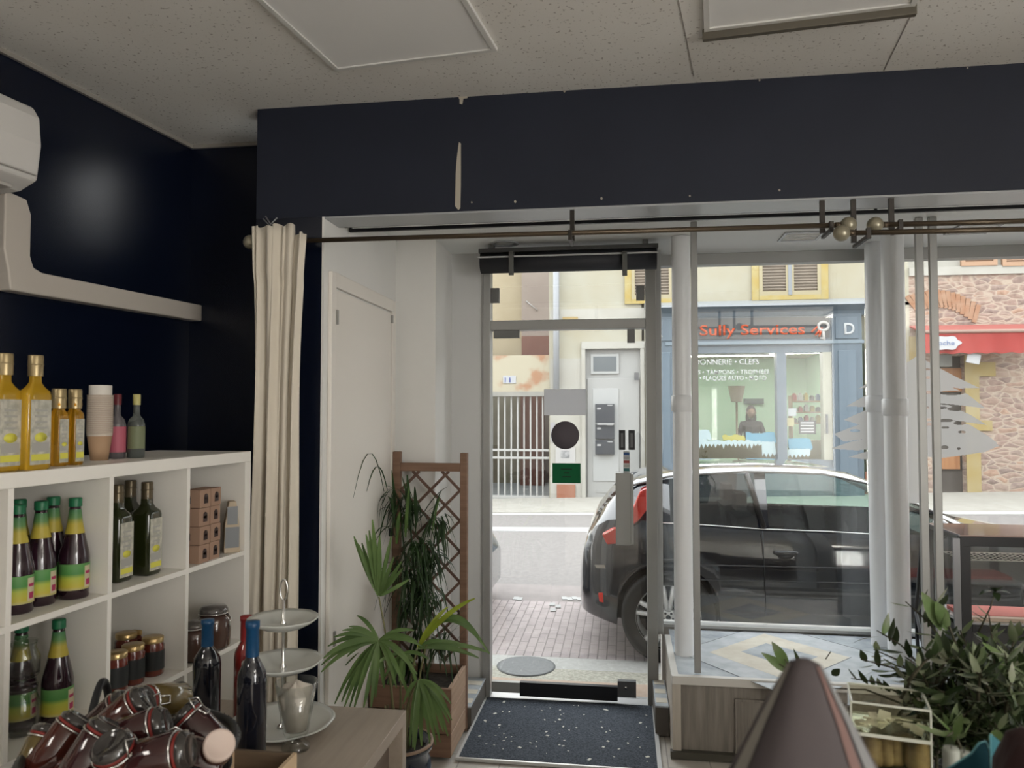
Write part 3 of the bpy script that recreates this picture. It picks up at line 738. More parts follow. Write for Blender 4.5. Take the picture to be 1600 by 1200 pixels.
# syrup bottles (green caps)
syrup = mat('dark_syrup_glass', (.022, .008, .014), .1, coat=.6)
syrup2 = mat('plum_syrup_glass', (.055, .014, .022), .12, coat=.5)
def grad(name, stops, z0, z1, extra=None):
    m = mat(name, (0, .1, 0), .5); n, l, b = nodes(m); t = n.new('ShaderNodeTexCoord'); s = n.new('ShaderNodeSeparateXYZ'); l.new(t.outputs['Object'], s.inputs[0])
    mr = n.new('ShaderNodeMapRange'); mr.inputs[1].default_value = z0; mr.inputs[2].default_value = z1; l.new(s.outputs['Z'], mr.inputs[0])
    setcol(m, ramp(m, mr.outputs[0], stops)); return m
lb = grad('green_yellow_label', [(0, (.45, .42, .20)), (.12, (.50, .42, .05)), (.45, (.42, .46, .06)), (.62, (.07, .24, .06)), (1, (.12, .30, .09))], .025, .095)
nk = grad('neck_label', [(0, (.45, .36, .05)), (.35, (.45, .36, .05)), (.6, (.10, .22, .07)), (1, (.04, .16, .07))], .178, .245)
def syrup_bottle(label, body, gr, lab=True, hs=1.0):
    t = thing('syrup_bottle', label, 'bottle', (0, 0, 0), 0, gr)
    pf = [(0, 0), (.036, 0), (.0385, .005), (.0385, .108), (.036, .125), (.026, .168), (.0185, .20), (.0145, .235), (.014, .262), (0, .262)]
    MB().lathe(pf, n=28).build('bottle_body', body, t)
    MB().lathe([(.0168, .248), (.0168, .268), (.0155, .271), (0, .271)], n=20).build('cap', mat('green_cap', (.012, .13, .055), .45), t)
    MB().lathe([(.0250, .175), (.0190, .203), (.0151, .24)], n=24).build('neck_label', nk, t)
    b = MB(); b.lathe([(.0389, .025), (.0389, .095)], n=32)
    b.mi_(1); b.lathe([(.0393, .030), (.0393, .088)], n=8, a0=R(-12), a1=R(22)); b.mi_(2); b.lathe([(.0396, .036), (.0396, .052)], n=4, a0=R(-6), a1=R(16)); b.lathe([(.0396, .066), (.0396, .074)], n=4, a0=R(-8), a1=R(18))
    b.build('label_sheet', [lb, mat('label_cream', (.55, .48, .32), .6), mat('label_magenta', (.38, .03, .10), .6)], t)
    return t
z1_ = 1.095
sb = syrup_bottle('green-capped dark syrup bottle, rightmost of the five in the top shelf cell', syrup, 'syrup bottles in the top row cell')
sb.location = sl(-.07, -.777, z1_)
clone(sb, sl(-.10, -.862, z1_), label='green-capped dark syrup bottle in the front middle of the top row cell')
clone(sb, sl(-.09, -.945, z1_), label='green-capped syrup bottle half hidden by the divider, top row cell')
clone(sb, sl(-.19, -.84, z1_), label='green-capped syrup bottle in the back row, left one, top row cell')
clone(sb, sl(-.15, -.767, z1_), label='green-capped syrup bottle in the back row, right one, top row cell')
z2_ = .773
clone(sb, sl(-.08, -.815, z2_), label='dark syrup bottle alone in the second row cell, right of the glass jars')
clone(sb, sl(-.15, -.865, z2_), label='dark syrup bottle in the second row cell, behind the clear glass jars')

# large dark oil bottles
ob = square_bottle('olive_oil_bottle', 'large dark square olive oil bottle in front in the middle top cell', 'bottle', .285, .068, oil_d, mat('bronze_cap', (.11, .085, .05), .35, metal=.5), 'dark olive oil bottles in the middle top cell')
ob.location = sl(-.08, -.47, z1_); ob.rotation_euler.z = SR + R(0)
clone(ob, sl(-.10, -.576, z1_), label='large dark square oil bottle, leftmost in the middle top cell')
clone(ob, sl(-.17, -.432, z1_), label='large dark oil bottle at the back of the middle top cell')

# stacked cardboard boxes with arched holes
bx_t = mat('tan_card', (.34, .215, .15), .75)
def hole_box(label):
    t = thing('small_box', label, 'box', (0, 0, 0), SR, 'small tan boxes stacked in the right top cell')
    MB().box(-.030, .034, -.029, .029, 0, .0605).build('carton', bx_t, t, bevel=.0015)
    w = MB(); w.box(.034, .0350, -.008, .014, .014, .034); w.lathe([(0, 0), (.011, 0), (.011, .001), (0, .001)], (.034, .003, .036), 14, M=Matrix.Rotation(R(90), 3, 'Y'))
    w.build('window_cutout', mat('box_hole_dark', (.035, .018, .015), .5), t); w = MB()
    w.prism([(-.02, .015), (-.002, .015), (-.002, .036), (-.008, .045), (-.014, .045), (-.02, .036)], -.0298, -.029, 'xz')
    w.build('window_cutout', mat('box_hole_dark', (.035, .018, .015), .5), t)
    return t
hb = hole_box('small tan box with an arched window, bottom of the front column')
base = sl(-.05, -.199, z1_); base2 = sl(-.045, -.268, z1_)
hb.location = base
names = ['bottom', 'second', 'third', 'top']
for j, (bs, col) in enumerate(((base, 'stack beside the dark packet'), (base2, 'stack beside the divider'))):
    for i in range(4):
        l = 'small tan arched-window box, %s in the %s' % (names[i], col)
        if j == 0 and i == 0: hb['label'] = l; continue
        clone(hb, bs + Vector((.001 * (i % 2), .002 * (i % 2), .0615 * i)), label=l)
# two packets
def packet(label, lx_, ly_, h, m1, m2, w2):
    t = thing('soap_packet', label, 'packet', S0 + Matrix.Rotation(SR, 3, 'Z') @ Vector((lx_, ly_, z1_)), SR + R(40)); r = .022
    MB().prism([(-.028, 0), (.028, 0), (.024, h * .55), (.012, h), (-.012, h), (-.026, h * .55)], -w2, w2, 'xz').build('packet_body', m1, t, bevel=.003)
    MB().box(-.018, .018, -w2 - .0015, -w2 - .0002, h * .55, h * .9).box(-.024, .024, -w2 - .0012, -w2 - .0001, h * .1, h * .5).build('packet_label', m2, t)
    return t
packet('kraft packet with a dark teal label beside the stacked boxes', -.095, -.10, .2, mat('brown_card', (.17, .11, .07), .7), mat('teal_black', (.012, .03, .032), .5), .018)
packet('cream packet with a grey label at the right end of the top shelf cell', -.032, -.072, .185, mat('cream_card', (.48, .39, .28), .7), mat('grey_lbl', (.20, .21, .22), .5), .02)

# red jars with gold lids
jar_red = mat('red_preserve_glass', (.13, .022, .012), .12, coat=.6)
lid_gold = mat('gold_lid', (.50, .36, .17), .3, metal=.85)
def jar(name, label, r, h, bodym, lidm, grp, lab=None, cat='jar'):
    t = thing(name, label, cat, (0, 0, 0), 0, grp)
    MB().lathe([(0, 0), (r * .9, 0), (r, .005), (r, h * .78), (r * .88, h * .85), (r * .88, h * .88), (0, h * .88)], n=28).build('jar_body', bodym, t)
    MB().lathe([(r * .93, h * .86), (r * .95, h * .985), (r * .88, h), (0, h)], n=28).build('lid', lidm, t)
    if lab: MB().lathe([(r + .0006, h * .16), (r + .0006, h * .66)], n=24, a0=R(-140), a1=R(60)).build('label_sheet', lab, t)
    return t
dklab = mat('dark_label', (.02, .022, .022), .5)
j1 = jar('preserve_jar', 'red preserve jar with a gold lid, right one of the front three, middle cell', .034, .118, jar_red, lid_gold, 'gold-lidded jars in the middle cell', dklab)
j1.location = on_shelf(238, 1058, z2_, .03)
clone(j1, on_shelf(207, 1072, z2_, .03), label='red preserve jar with a gold lid, middle one of the front three, middle cell')
clone(j1, on_shelf(180, 1086, z2_, .03), label='red preserve jar with a gold lid, half hidden by the divider, middle cell')
clone(j1, on_shelf(222, 1056, z2_, .13), label='gold-lidded jar in the back row of the middle cell, right one')
clone(j1, on_shelf(196, 1066, z2_, .13), label='gold-lidded jar in the back row of the middle cell, left one')
# clip-top jars
def clip_jar(label, u, v, back, r, h):
    t = thing('clip_top_jar', label, 'jar', on_shelf(u, v, z2_, back), 0)
    MB().lathe([(0, 0), (r * .85, 0), (r, .012), (r * 1.02, h * .4), (r * .98, h * .68), (r * .78, h * .8), (0, h * .8)], n=28).build('jar_body', mat('brown_preserve', (.07, .035, .025), .12, coat=.6), t)
    MB().lathe([(r * .8, h * .8), (r * .84, h * .84), (r * .84, h * .9), (r * .7, h * .97), (0, h)], n=28).build('glass_lid', mat('lid_glass', (.20, .18, .17), .08, trans=.5, coat=.6), t)
    MB().tube([(r * .86 * math.cos(a * R(15)), r * .86 * math.sin(a * R(15)), h * .82) for a in range(24)], .0022, 6, closed=True).tube([(r * .8, -.01, h * .8), (r * 1.06, -.008, h * .7), (r * 1.04, 0, h * .5), (r * 1.06, .008, h * .7), (r * .8, .01, h * .8)], .002, 6).build('wire_clip', chrome, t)
clip_jar('large clip-top preserve jar in the right cell of the second row', 333, 1022, .08, .058, .15)
clip_jar('clip-top preserve jar half behind the divider, right cell of the second row', 303, 1040, .07, .05, .13)
# clear glass jars stacked
cg = glass('clear_vessel_glass', (.93, .94, .93), .02, 1.6)
def glassjar(label, u, v, dz, r, h):
    t = thing('glass_jar', label, 'glass jar', on_shelf(u, v, z2_, .03) + Vector((0, 0, dz)), 0)
    MB().lathe([(0, 0), (r * .8, 0), (r, h * .1), (r * 1.02, h * .55), (r * .75, h * .78), (r * .8, h * .9), (r * .77, h * .9), (r * .72, h * .78), (r * .97, h * .55), (r * .95, h * .12), (0, .006)], n=28).build('jar_body', cg, t)
    MB().lathe([(r * .82, h * .9), (r * .84, h * .94), (r * .4, h * .98), (r * .12, h * .985), (r * .16, h * 1.03), (r * .1, h * 1.07), (0, h * 1.08)], n=24).build('lid', cg, t)
glassjar('clear glass jar with a knob lid, lower one of the stacked pair', 34, 1152, 0, .042, .13)
glassjar('clear glass jar with a knob lid, upper one of the stacked pair', 34, 1152, .142, .038, .10)

# ================================================================ table with bottles
tb = thing('counter_table', 'grey oak counter table in the left foreground', 'table', (0, 0, 0))
TX0, TX1, TY0, TY1 = -1.36, -.622, .55, 2.165
twood = wood('taupe_wood', (.30, .25, .20), (.37, .31, .255), 'y', .45, 4)
MB().box(TX0, TX1, TY0, TY1, .715, .75).build('table_top', twood, tb, bevel=.0015)
MB().box(TX0, TX1, TY1 - .035, TY1, 0, .715).build('side_panel', twood, tb)
MB().box(TX0, TX1, TY0, TY0 + .035, 0, .715).build('side_panel', twood, tb)
MB().box(TX0, TX0 + .02, TY0 + .035, TY1 - .035, .2, .715).build('back_panel', wood('shaded_taupe', (.12, .09, .07), (.17, .13, .10), 'y'), tb)  # darker taupe puts the shade under the table into the colour
MB().box(TX1 - .06, TX1 - .04, TY0 + .035, TY1 - .035, .0, .715).build('front_panel', MATS['shaded_taupe'], tb)
TZ = .75
wine = mat('dark_wine_glass', (.006, .007, .012), .07, coat=.8)
blue_c = mat('blue_capsule', (.006, .052, .13), .4)
def wine_bottle(label, p, h, r, bodym, capm, grp=None):
    t = thing('wine_bottle', label, 'bottle', p, 0, grp)
    MB().lathe([(0, .006), (r * .6, .004), (r * .93, 0), (r, .006), (r, h * .60), (r * .93, h * .66), (r * .62, h * .72), (.0145, h * .76), (.0138, h * .95), (.0155, h * .96), (.0155, h * .985), (0, h * .985)], n=32).build('bottle_body', bodym, t)
    MB().lathe([(.0155, h * .765), (.0150, h * .95), (.0168, h * .958), (.0168, h), (0, h + .001)], n=24).build('capsule', capm, t)
    return t
wine_bottle('dark wine bottle with a blue capsule, the nearest and tallest on the table', aZ(392, 1204, TZ), .352, .0345, wine, blue_c)
wine_bottle('dark wine bottle with a blue capsule standing behind the heap of jars', aZ(322, 1143, TZ), .296, .036, wine, blue_c)
wine_bottle('rose wine bottle with a red capsule between the two dark bottles', aZ(383, 1122, TZ), .282, .032, mat('rose_wine', (.26, .02, .018), .1, trans=.3, coat=.6), mat('red_capsule', (.24, .02, .02), .45))

# tiered cake stand
cs = thing('cake_stand', 'three-tier grey porcelain cake stand with a looped metal handle', 'cake stand', aZ(441, 1140, TZ))
por = mat('pale_porcelain', (.50, .51, .47), .25, coat=.3)
def plate(z, r, nm='plate'):
    b = MB(); n = 48; vs = []; fs = []
    prof = [(0, .004), (.55, .004), (.62, .006), (.9, .02), (1.0, .028), (1.0, .031), (.88, .025), (.6, .011), (0, .009)]
    for (k, zz_) in prof:
        for i in range(n):
            a = 2 * math.pi * i / n; rr = r * k * (1 + (.03 * abs(math.sin(a * 4)) if k > .85 else 0)); vs.append((rr * math.cos(a), rr * math.sin(a), z + zz_ - .004))
    for j in range(len(prof) - 1):
        for i in range(n): fs.append((j * n + i, j * n + (i + 1) % n, (j + 1) * n + (i + 1) % n, (j + 1) * n + i))
    b.add(vs, fs, True); b.build(nm, por, cs)
plate(.001, .135); plate(.158, .103); plate(.272, .092)
MB().lathe([(0, .006), (.014, .006), (.012, .012), (.005, .018), (.0042, .15), (.009, .156), (.009, .160), (.009, .17), (.0042, .176), (.0042, .268), (.009, .274), (.009, .286), (.0042, .292), (.0036, .345), (0, .345)], n=16).build('rod', chrome, cs)
MB().tube([(.0105 * math.sin(a * R(15)), .0, .372 + .028 * -math.cos(a * R(15))) for a in range(24)], .0026, 8, closed=True).build('handle_loop', chrome, cs)

# footed tumbler
gp = aZ(462, 1170, TZ)
gt = thing('footed_glass', 'clear footed glass holding a pale paper napkin, beside the tallest wine bottle', 'glass', gp)
MB().lathe([(0, .0), (.034, .0), (.036, .006), (.034, .012), (.022, .02), (.024, .03), (.032, .045), (.053, .168), (.0505, .168), (.0295, .048), (.0, .04)], n=32).build('glass_bowl', cg, gt)
b = MB(); n = 36; vs = []
pf = [(.0, .05), (.027, .05), (.0455, .138), (.040, .150), (.018, .158), (0, .168)]
for (r_, z_) in pf:
    for i in range(n):
        a = 2 * math.pi * i / n; k = 1 + .06 * math.sin(a * 5 + z_ * 90) if r_ > .02 else 1; vs.append((r_ * min(k, 1.02), a, z_))
vs = [(q[0] * math.cos(q[1]), q[0] * math.sin(q[1]), q[2] + (.006 * math.sin(q[1] * 3) if q[2] > .14 else 0)) for q in vs]
fs = [(j * n + i, j * n + (i + 1) % n, (j + 1) * n + (i + 1) % n, (j + 1) * n + i) for j in range(len(pf) - 1) for i in range(n)]
o = b.add(vs, fs, True).build('paper_napkin', mat('napkin_paper', (.60, .55, .48), .8), None, gp); tag(o, 'pale crumpled paper napkin inside the footed glass', 'napkin')

# wooden crate corner
cr = thing('wooden_crate', 'small open wooden box at the bottom edge right of the tallest wine bottle', 'box', (0, 0, 0))
q = aZ(464, 1176, .83); Xr, Yf = q.x, q.y
pine = wood('pine', (.55, .40, .25), (.66, .50, .33), 'y', .55, 4)
x0, y0 = Xr - .155, Yf - .25
MB().box(Xr - .009, Xr, y0, Yf, TZ, .83).build('side_board', pine, cr)
MB().box(x0, x0 + .009, y0, Yf, TZ, .83).build('side_board', pine, cr)
MB().box(x0 + .009, Xr - .009, Yf - .009, Yf, TZ, .83).build('end_board', wood('shaded_pine', (.12, .085, .055), (.17, .12, .08), 'x'), cr)  # darker pine paints in the shade inside the box
MB().box(x0 + .009, Xr - .009, y0, y0 + .009, TZ, .83).build('end_board', pine, cr)
MB().box(x0 + .009, Xr - .009, y0 + .009, Yf - .009, TZ, TZ + .008).build('bottom_board', MATS['shaded_pine'], cr)

# wire basket heaped with jars
bc = aD(207, 1172, 1.46); bc.z = TZ
BR, BH = .185, .212
wb = thing('wire_basket', 'round black ribbed basket heaped with preserve jars on the counter table', 'basket', (bc.x, bc.y, TZ))
ring = lambda r, z, n=48: [(r * math.cos(2 * math.pi * a / n), r * math.sin(2 * math.pi * a / n), z) for a in range(n)]
MB().tube(ring(BR, BH), .010, 8, closed=True).build('rim', black, wb)
rb_ = MB()
for k in range(72):
    a = 2 * math.pi * k / 72; rb_.tube([(BR * .8 * math.cos(a), BR * .8 * math.sin(a), .004), ((BR - .004) * math.cos(a), (BR - .004) * math.sin(a), BH), ((BR + .007) * math.cos(a), (BR + .007) * math.sin(a), BH + .008)], .0016, 5)
for z, r in ((.004, .8), (.06, .85), (.12, .91), (.165, .96)): rb_.tube(ring(BR * r, z), .0022, 6, closed=True)
rb_.lathe([(0, .001), (BR * .8, .001), (BR * .8, .006), (0, .006)], n=40)
rb_.build('wire_wall', black, wb)
hh = [Vector((BR * math.cos(R(150) + t * R(40) / 10 * 1.0), BR * math.sin(R(150) - t * R(60) / 10), BH + .062 * math.sin(math.pi * t / 10))) for t in range(11)]
MB().tube(hh, .008, 8).build('handle', black, wb)
# jars
jp = mat('dark_preserve', (.034, .009, .009), .1, coat=.7); jr = mat('red_brown_preserve', (.060, .014, .009), .1, coat=.7); jo = mat('olive_preserve', (.10, .07, .02), .12, coat=.7)
lid_c = mat('clear_jar_glass', (.05, .045, .042), .05, trans=.3, ior=1.3, coat=1.0); lid_r = mat('red_rubber_ring', (.20, .02, .015), .5); lid_w = mat('pinkish_lid', (.62, .50, .44), .5)
def kilner(label, u, v, dist, ang, toward, body, L=.118, r=.036, white=False):
    p = aD(u, v, dist); rt = Vector((math.cos(YAW), math.sin(YAW), 0)); fw = Vector((-math.sin(YAW), math.cos(YAW), 0)); up = Vector((0, 0, 1))
    ax = (rt * math.cos(R(ang)) + up * math.sin(R(ang))) * math.cos(R(toward)) - fw * math.sin(R(toward)); ax.normalize()
    q = Vector((0, 0, 1)).rotation_difference(ax)
    t = bpy.data.objects.new('preserve_jar', None); C.objects.link(t); t.empty_display_size = .05
    t.rotation_mode = 'QUATERNION'; t.rotation_quaternion = q; t.location = p - ax * L * .5
    tag(t, label, 'jar', 'jars heaped in the basket')
    MB().lathe([(0, 0), (r * .88, 0), (r, .006), (r, L * .72), (r * .84, L * .80), (0, L * .80)], n=28).build('jar_body', body, t)
    if white: MB().lathe([(r * .9, L * .8), (r * .95, L * .83), (r * .95, L * .98), (r * .8, L), (r * .74, L * .985), (0, L * .985)], n=28).build('lid', lid_w, t)
    else:
        MB().lathe([(r * .93, L * .79), (r * .96, L * .81), (r * .93, L * .83), (0, L * .83)], n=28).build('rubber_ring', lid_r, t)
        MB().lathe([(r * .9, L * .83), (r * .96, L * .85), (r * .96, L * .90), (r * .80, L * .935), (r * .76, L * .96), (r * .70, L * .965), (r * .66, L * .94), (0, L * .94)], n=28).build('glass_lid', lid_c, t)
        MB().tube([(r * math.cos(a * R(18)), r * math.sin(a * R(18)), L * .77) for a in range(20)], .0018, 6, closed=True).tube([(r * .95, -.013, L * .77), (r * 1.08, -.012, L * .9), (r * .9, 0, L * 1.0), (r * 1.08, .012, L * .9), (r * .95, .013, L * .77)], .0017, 6).tube([(r, -.008, L * .77), (r * 1.12, -.007, L * .6), (r * 1.12, .007, L * .6), (r, .008, L * .77)], .0017, 6).build('wire_clip', chrome, t)
    return t
J = [
 ('preserve jar lying with its red ring to the right, centre of the heap', 215, 1146, 1.42, 18, -6, jp),
 ('preserve jar leaning up right with a red ring, behind the centre jar', 193, 1120, 1.50, 38, -8, jr),
 ('dark jar at the back left of the heap with a clear lid', 168, 1124, 1.57, 42, -5, jp),
 ('olive jar at the top of the heap with its round lid facing forward', 250, 1096, 1.60, 150, 62, jo),
 ('dark jar on the right with its clear lid pointing up left', 312, 1142, 1.50, 138, -2, jp),
 ('red-brown jar leaning at the left of the heap, ring up', 95, 1163, 1.44, 58, -25, jr),
 ('preserve jar propped steeply beside the leftmost ones, red ring up', 143, 1176, 1.36, 62, -20, jp),
 ('preserve jar at the bottom centre with wire clip facing forward', 190, 1192, 1.33, 100, 30, jr),
 ('preserve jar at the bottom right of centre, lid to the right', 250, 1182, 1.33, 12, 0, jp),
 ('amber jar at the far left edge of the basket', 62, 1182, 1.44, 78, -30, jo),
 ('dark jar lying at the bottom right against the basket rim', 300, 1183, 1.40, 160, 5, jp),
 ('dark jar deep in the left of the basket', 118, 1205, 1.42, 20, 5, jr),
 ('dark jar deep in the right of the basket', 262, 1214, 1.42, 175, 5, jp),
]
for l, u, v, d, a, tw, bd in J: kilner(l, u, v, d, a, tw, bd)
kilner('small jar with a pinkish white lid facing the camera, right side of the basket', 338, 1172, 1.40, 52, 48, jr, .09, .029, True)

# ================================================================ planter, climbing foliage, palm
cedar = wood('planter_wood', (.17, .095, .06), (.25, .15, .10), 'x', .6, 5)
cedar_l = wood('planter_wood_lit', (.40, .27, .18), (.50, .35, .25), 'y', .6, 5)  # paler copy of the planter wood, painted on for its lit right side
PX0, PX1, PY0, PY1, PZ = -1.185, -.795, 3.50, 3.85, .335
pt = thing('trellis_planter', 'square wooden planter with a diamond trellis standing by the white niche wall', 'planter', ((PX0 + PX1) / 2, (PY0 + PY1) / 2, 0))
ox, oy = (PX0 + PX1) / 2, (PY0 + PY1) / 2; hx, hy = (PX1 - PX0) / 2, (PY1 - PY0) / 2
for k in range(3):
    z0, z1 = .02 + k * .105, .02 + k * .105 + .1
    MB().box(-hx, hx, -hy, -hy + .018, z0, z1).build('front_slat', cedar, pt, bevel=.002)
    MB().box(-hx, hx, hy - .018, hy, z0, z1).build('back_slat', cedar, pt, bevel=.002)
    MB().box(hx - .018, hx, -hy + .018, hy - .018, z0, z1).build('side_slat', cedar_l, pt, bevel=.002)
    MB().box(-hx, -hx + .018, -hy + .018, hy - .018, z0, z1).build('side_slat', cedar, pt, bevel=.002)
MB().box(-hx + .018, hx - .018, -hy + .018, hy - .018, .10, .29).build('soil', noisy('dark_soil', (.02, .015, .012), (.05, .038, .028), 40, .95, .6), pt)
MB().box(-hx, -hx + .04, hy, hy + .035, 0, 1.40).build('trellis_post', cedar, pt, bevel=.003)
MB().box(hx - .035, hx + .002, hy, hy + .035, 0, 1.395).build('trellis_post', cedar, pt, bevel=.003)
MB().box(-hx + .04, hx - .035, hy + .004, hy + .03, 1.30, 1.342).build('trellis_rail', cedar, pt, bevel=.002)
lat = MB(); xL, xR = -hx + .04, hx - .035; zB, zT = .34, 1.30; stp = .155; W_ = xR - xL
def clipseg(x0, z0, sgn):
    # a lath through (x0,z0) rising with slope sgn, clipped to the trellis opening
    pts = []
    for x in (xL, xR):
        z = z0 + sgn * (x - x0)
        if zB <= z <= zT: pts.append((x, z))
    for z in (zB, zT):
        x = x0 + (z - z0) * sgn
        if xL < x < xR: pts.append((x, z))
    return pts
k = zB - 1
while k < zT + .6:
    for sgn, y in ((1, hy + .011), (-1, hy + .021)):
        ps = clipseg(xL if sgn > 0 else xR, k, sgn)
        if len(ps) >= 2:
            (xa_, za), (xb_, zb_) = ps[0], ps[1]; L = math.hypot(xb_ - xa_, zb_ - za)
            if L > .02: lat.cbox(((xa_ + xb_) / 2, y, (za + zb_) / 2), (L, .008, .014), M=Matrix.Rotation(-math.atan2(zb_ - za, xb_ - xa_), 4, 'Y'))
    k += stp
lat.build('trellis_lattice', wood('lattice_wood', (.10, .055, .04), (.15, .085, .06), 'z'), pt)

# climbing dracaena-like plant growing in the planter
dg1 = leafy('dark_blade', (.018, .042, .012), (.04, .085, .025), .4); lg1 = leafy('green_blade', (.055, .115, .03), (.12, .20, .05), .4); yg1 = leafy('yellow_green_blade', (.24, .32, .03), (.38, .44, .06), .4)
cp = thing('climbing_plant', 'tall dark green plant with drooping strap leaves tied up along the trellis', 'plant', (-1.02, 3.72, .29))
def rel(u, v, Y, org=(-1.02, 3.72, .29)):
    p = aY(u, v, Y)
    if p.x < -1.185: p = O + (p - O) * (-1.185 / p.x)
    return p - Vector(org)
st = MB()
for (u, v, Y) in ((640, 800, 3.74), (655, 870, 3.68), (683, 815, 3.74), (625, 790, 3.72), (672, 900, 3.70), (660, 960, 3.66)):
    tp = rel(u, v, Y); bs = Vector((rnd.uniform(-.08, .12), rnd.uniform(-.08, .04), 0)); st.tube([bs, bs.lerp(tp, .5) + Vector((rnd.uniform(-.02, .02), 0, 0)), tp], [.006, .005, .0035], 6)
st.build('stem', dg1, cp)
fo = MB()
crowns = [(640, 790, 3.74, 26), (655, 850, 3.66, 34), (684, 812, 3.74, 20), (622, 775, 3.70, 16), (668, 870, 3.66, 34), (650, 905, 3.62, 30), (672, 930, 3.60, 26), (640, 940, 3.64, 22), (690, 1000, 3.62, 14), (630, 880, 3.62, 22)]
for (u, v, Y, n) in crowns:
    c = rel(u, v, Y)
    for k in range(int(n * 1.7)):
        a = rnd.uniform(-1, 1); L = rnd.uniform(.10, .28)
        d = Vector((a * .5, -rnd.uniform(0, .25), 0)).normalized() * L * rnd.uniform(.15, .5); d.z = -L * rnd.uniform(.25, 1.0)
        s0 = c + Vector((rnd.uniform(-.05, .05), rnd.uniform(-.03, .03), rnd.uniform(-.04, .04)))
        fo.leaf(s0, s0 + d, rnd.uniform(.007, .014), .35 + .3 * rnd.random(), 6)
for (a, b_, wd2, dr2) in (((612, 735), (618, 800), .012, .0), ((628, 745), (640, 800), .014, .05), ((636, 742), (640, 810), .018, .0), ((690, 765), (668, 840), .014, .1), ((700, 760), (655, 815), .01, .2), ((648, 760), (650, 820), .016, .0), ((600, 760), (628, 790), .008, .5), ((573, 768), (605, 765), .007, .9), ((552, 778), (600, 768), .005, .9), ((585, 850), (625, 830), .008, .6), ((572, 870), (618, 840), .007, .7), ((706, 790), (668, 800), .006, .3), ((715, 810), (668, 830), .006, .4), ((590, 800), (625, 815), .007, .6)):
    fo.leaf(rel(*b_, 3.70), rel(*a, 3.66), wd2 * 1.2, dr2, 7)
for k in range(26):
    u, v = rnd.uniform(690, 728), rnd.uniform(1000, 1035); s0 = rel(rnd.uniform(660, 700), 1035, 3.6); fo.leaf(s0, rel(u + rnd.uniform(-40, 22), v - rnd.uniform(0, 60), 3.6), .006, .3, 5)
for q in fo.v: q.x = max(q.x, -.172); q.y = min(q.y, .14)
fo.build('foliage', dg1, cp)
f2 = MB()
for (a, b_, wd2, dr2) in (((625, 800), (620, 850), .022, .2), ((640, 760), (634, 840), .02, .1), ((688, 775), (676, 830), .016, .1), ((672, 770), (690, 800), .01, .3), ((560, 1020), (540, 1040), .01, 0)): f2.leaf(rel(*b_, 3.62), rel(*a, 3.6), wd2, dr2, 6)
f2.build('foliage', lg1, cp)

# potted palm
POT = Vector((-.93 + .06, 2.86, 0))
q = aZ(622, 1165, .36); POT = Vector((q.x, q.y, 0))
pm = thing('potted_palm', 'fan-leaved palm in a glazed dark blue pot on the floor beside the counter table', 'potted plant', POT)
MB().lathe([(0, 0), (.085, 0), (.09, .01), (.118, .12), (.128, .22), (.122, .31), (.112, .34), (.128, .355), (.132, .372), (.124, .382), (.108, .375), (.104, .345), (.0, .34)], n=36).build('pot', noisy('blue_glaze', (.006, .010, .022), (.018, .028, .05), 8, .12, coat=.8), pm)
MB().tube(ring(.126, .376, 40), .007, 8, closed=True).build('pot_rim', mat('bare_clay_rim', (.30, .20, .14), .5), pm)
MB().lathe([(0, .352), (.106, .352)], n=24).build('soil', MATS['dark_soil'], pm)
def pr_pt(u, v, Y): return aY(u, v, Y) - POT
YP = POT.y
fr = [  # hub, Y, leaflet tips (u, v), droop, mat, base offset
 ((592, 1000), YP - .05, [(502, 1050), (503, 1030), (512, 1010), (535, 985), (558, 962), (523, 1100), (538, 1105), (553, 1108), (580, 1105), (600, 1075), (625, 1055), (640, 1090), (660, 1010), (648, 985), (620, 1075)], .22, 'g', (.0, .0)),
 ((592, 932), YP, [(553, 838), (560, 850), (572, 835), (582, 812), (605, 868), (625, 880), (640, 905), (612, 838)], -.03, 'g', (-.01, .0)),
 ((655, 1062), YP - .1, [(640, 1165), (648, 1172), (672, 1162), (688, 1160), (702, 1130), (705, 1100), (700, 1150), (630, 1100)], .30, 'g', (.02, -.02)),
 ((652, 1012), YP, [(686, 965), (700, 948), (742, 935), (720, 1005), (735, 1022), (748, 1028), (730, 1010), (690, 1000), (765, 1020)], .16, 'y', (.03, .0)),
 ((676, 975), YP, [(765, 1022), (752, 1000), (735, 985)], .5, 'l', (.05, .02)),
 ((630, 1020), YP - .02, [(600, 1060), (612, 1075), (650, 1040), (655, 1080), (585, 1040), (670, 1030)], .2, 'g', (.0, .02)),
]
stems = MB(); fg, fy = MB(), MB()
for hub, Y, tips, dr2, kind, bo in fr:
    hpt = pr_pt(*hub, Y); bs = Vector((bo[0], bo[1], .35))
    mid = bs.lerp(hpt, .55) + Vector(((hpt.x - bs.x) * -.15, 0, .03))
    stems.tube([bs, bs.lerp(mid, .5), mid, mid.lerp(hpt, .5) + Vector((0, 0, .012)), hpt], [.006, .005, .0042, .0035, .003], 7)
    tips = tips + [((a_[0] + b_[0]) / 2 + rnd.uniform(-4, 4), (a_[1] + b_[1]) / 2 + rnd.uniform(-6, 6)) for a_, b_ in zip(tips, tips[1:])] if kind == 'g' else tips
    for i, tpx in enumerate(tips):
        tp = pr_pt(*tpx, Y + rnd.uniform(-.09, .07)); L = (tp - hpt).length
        side = Vector((rnd.uniform(-.3, .3), -1, .35))
        (fy if (kind == 'y' and i < 3) else fg).leaf(hpt + (tp - hpt) * rnd.uniform(.0, .06), tp, min(.019, .009 + L * .045), dr2 if abs(tp.x - hpt.x) > .03 else .02, 8, .12, side)
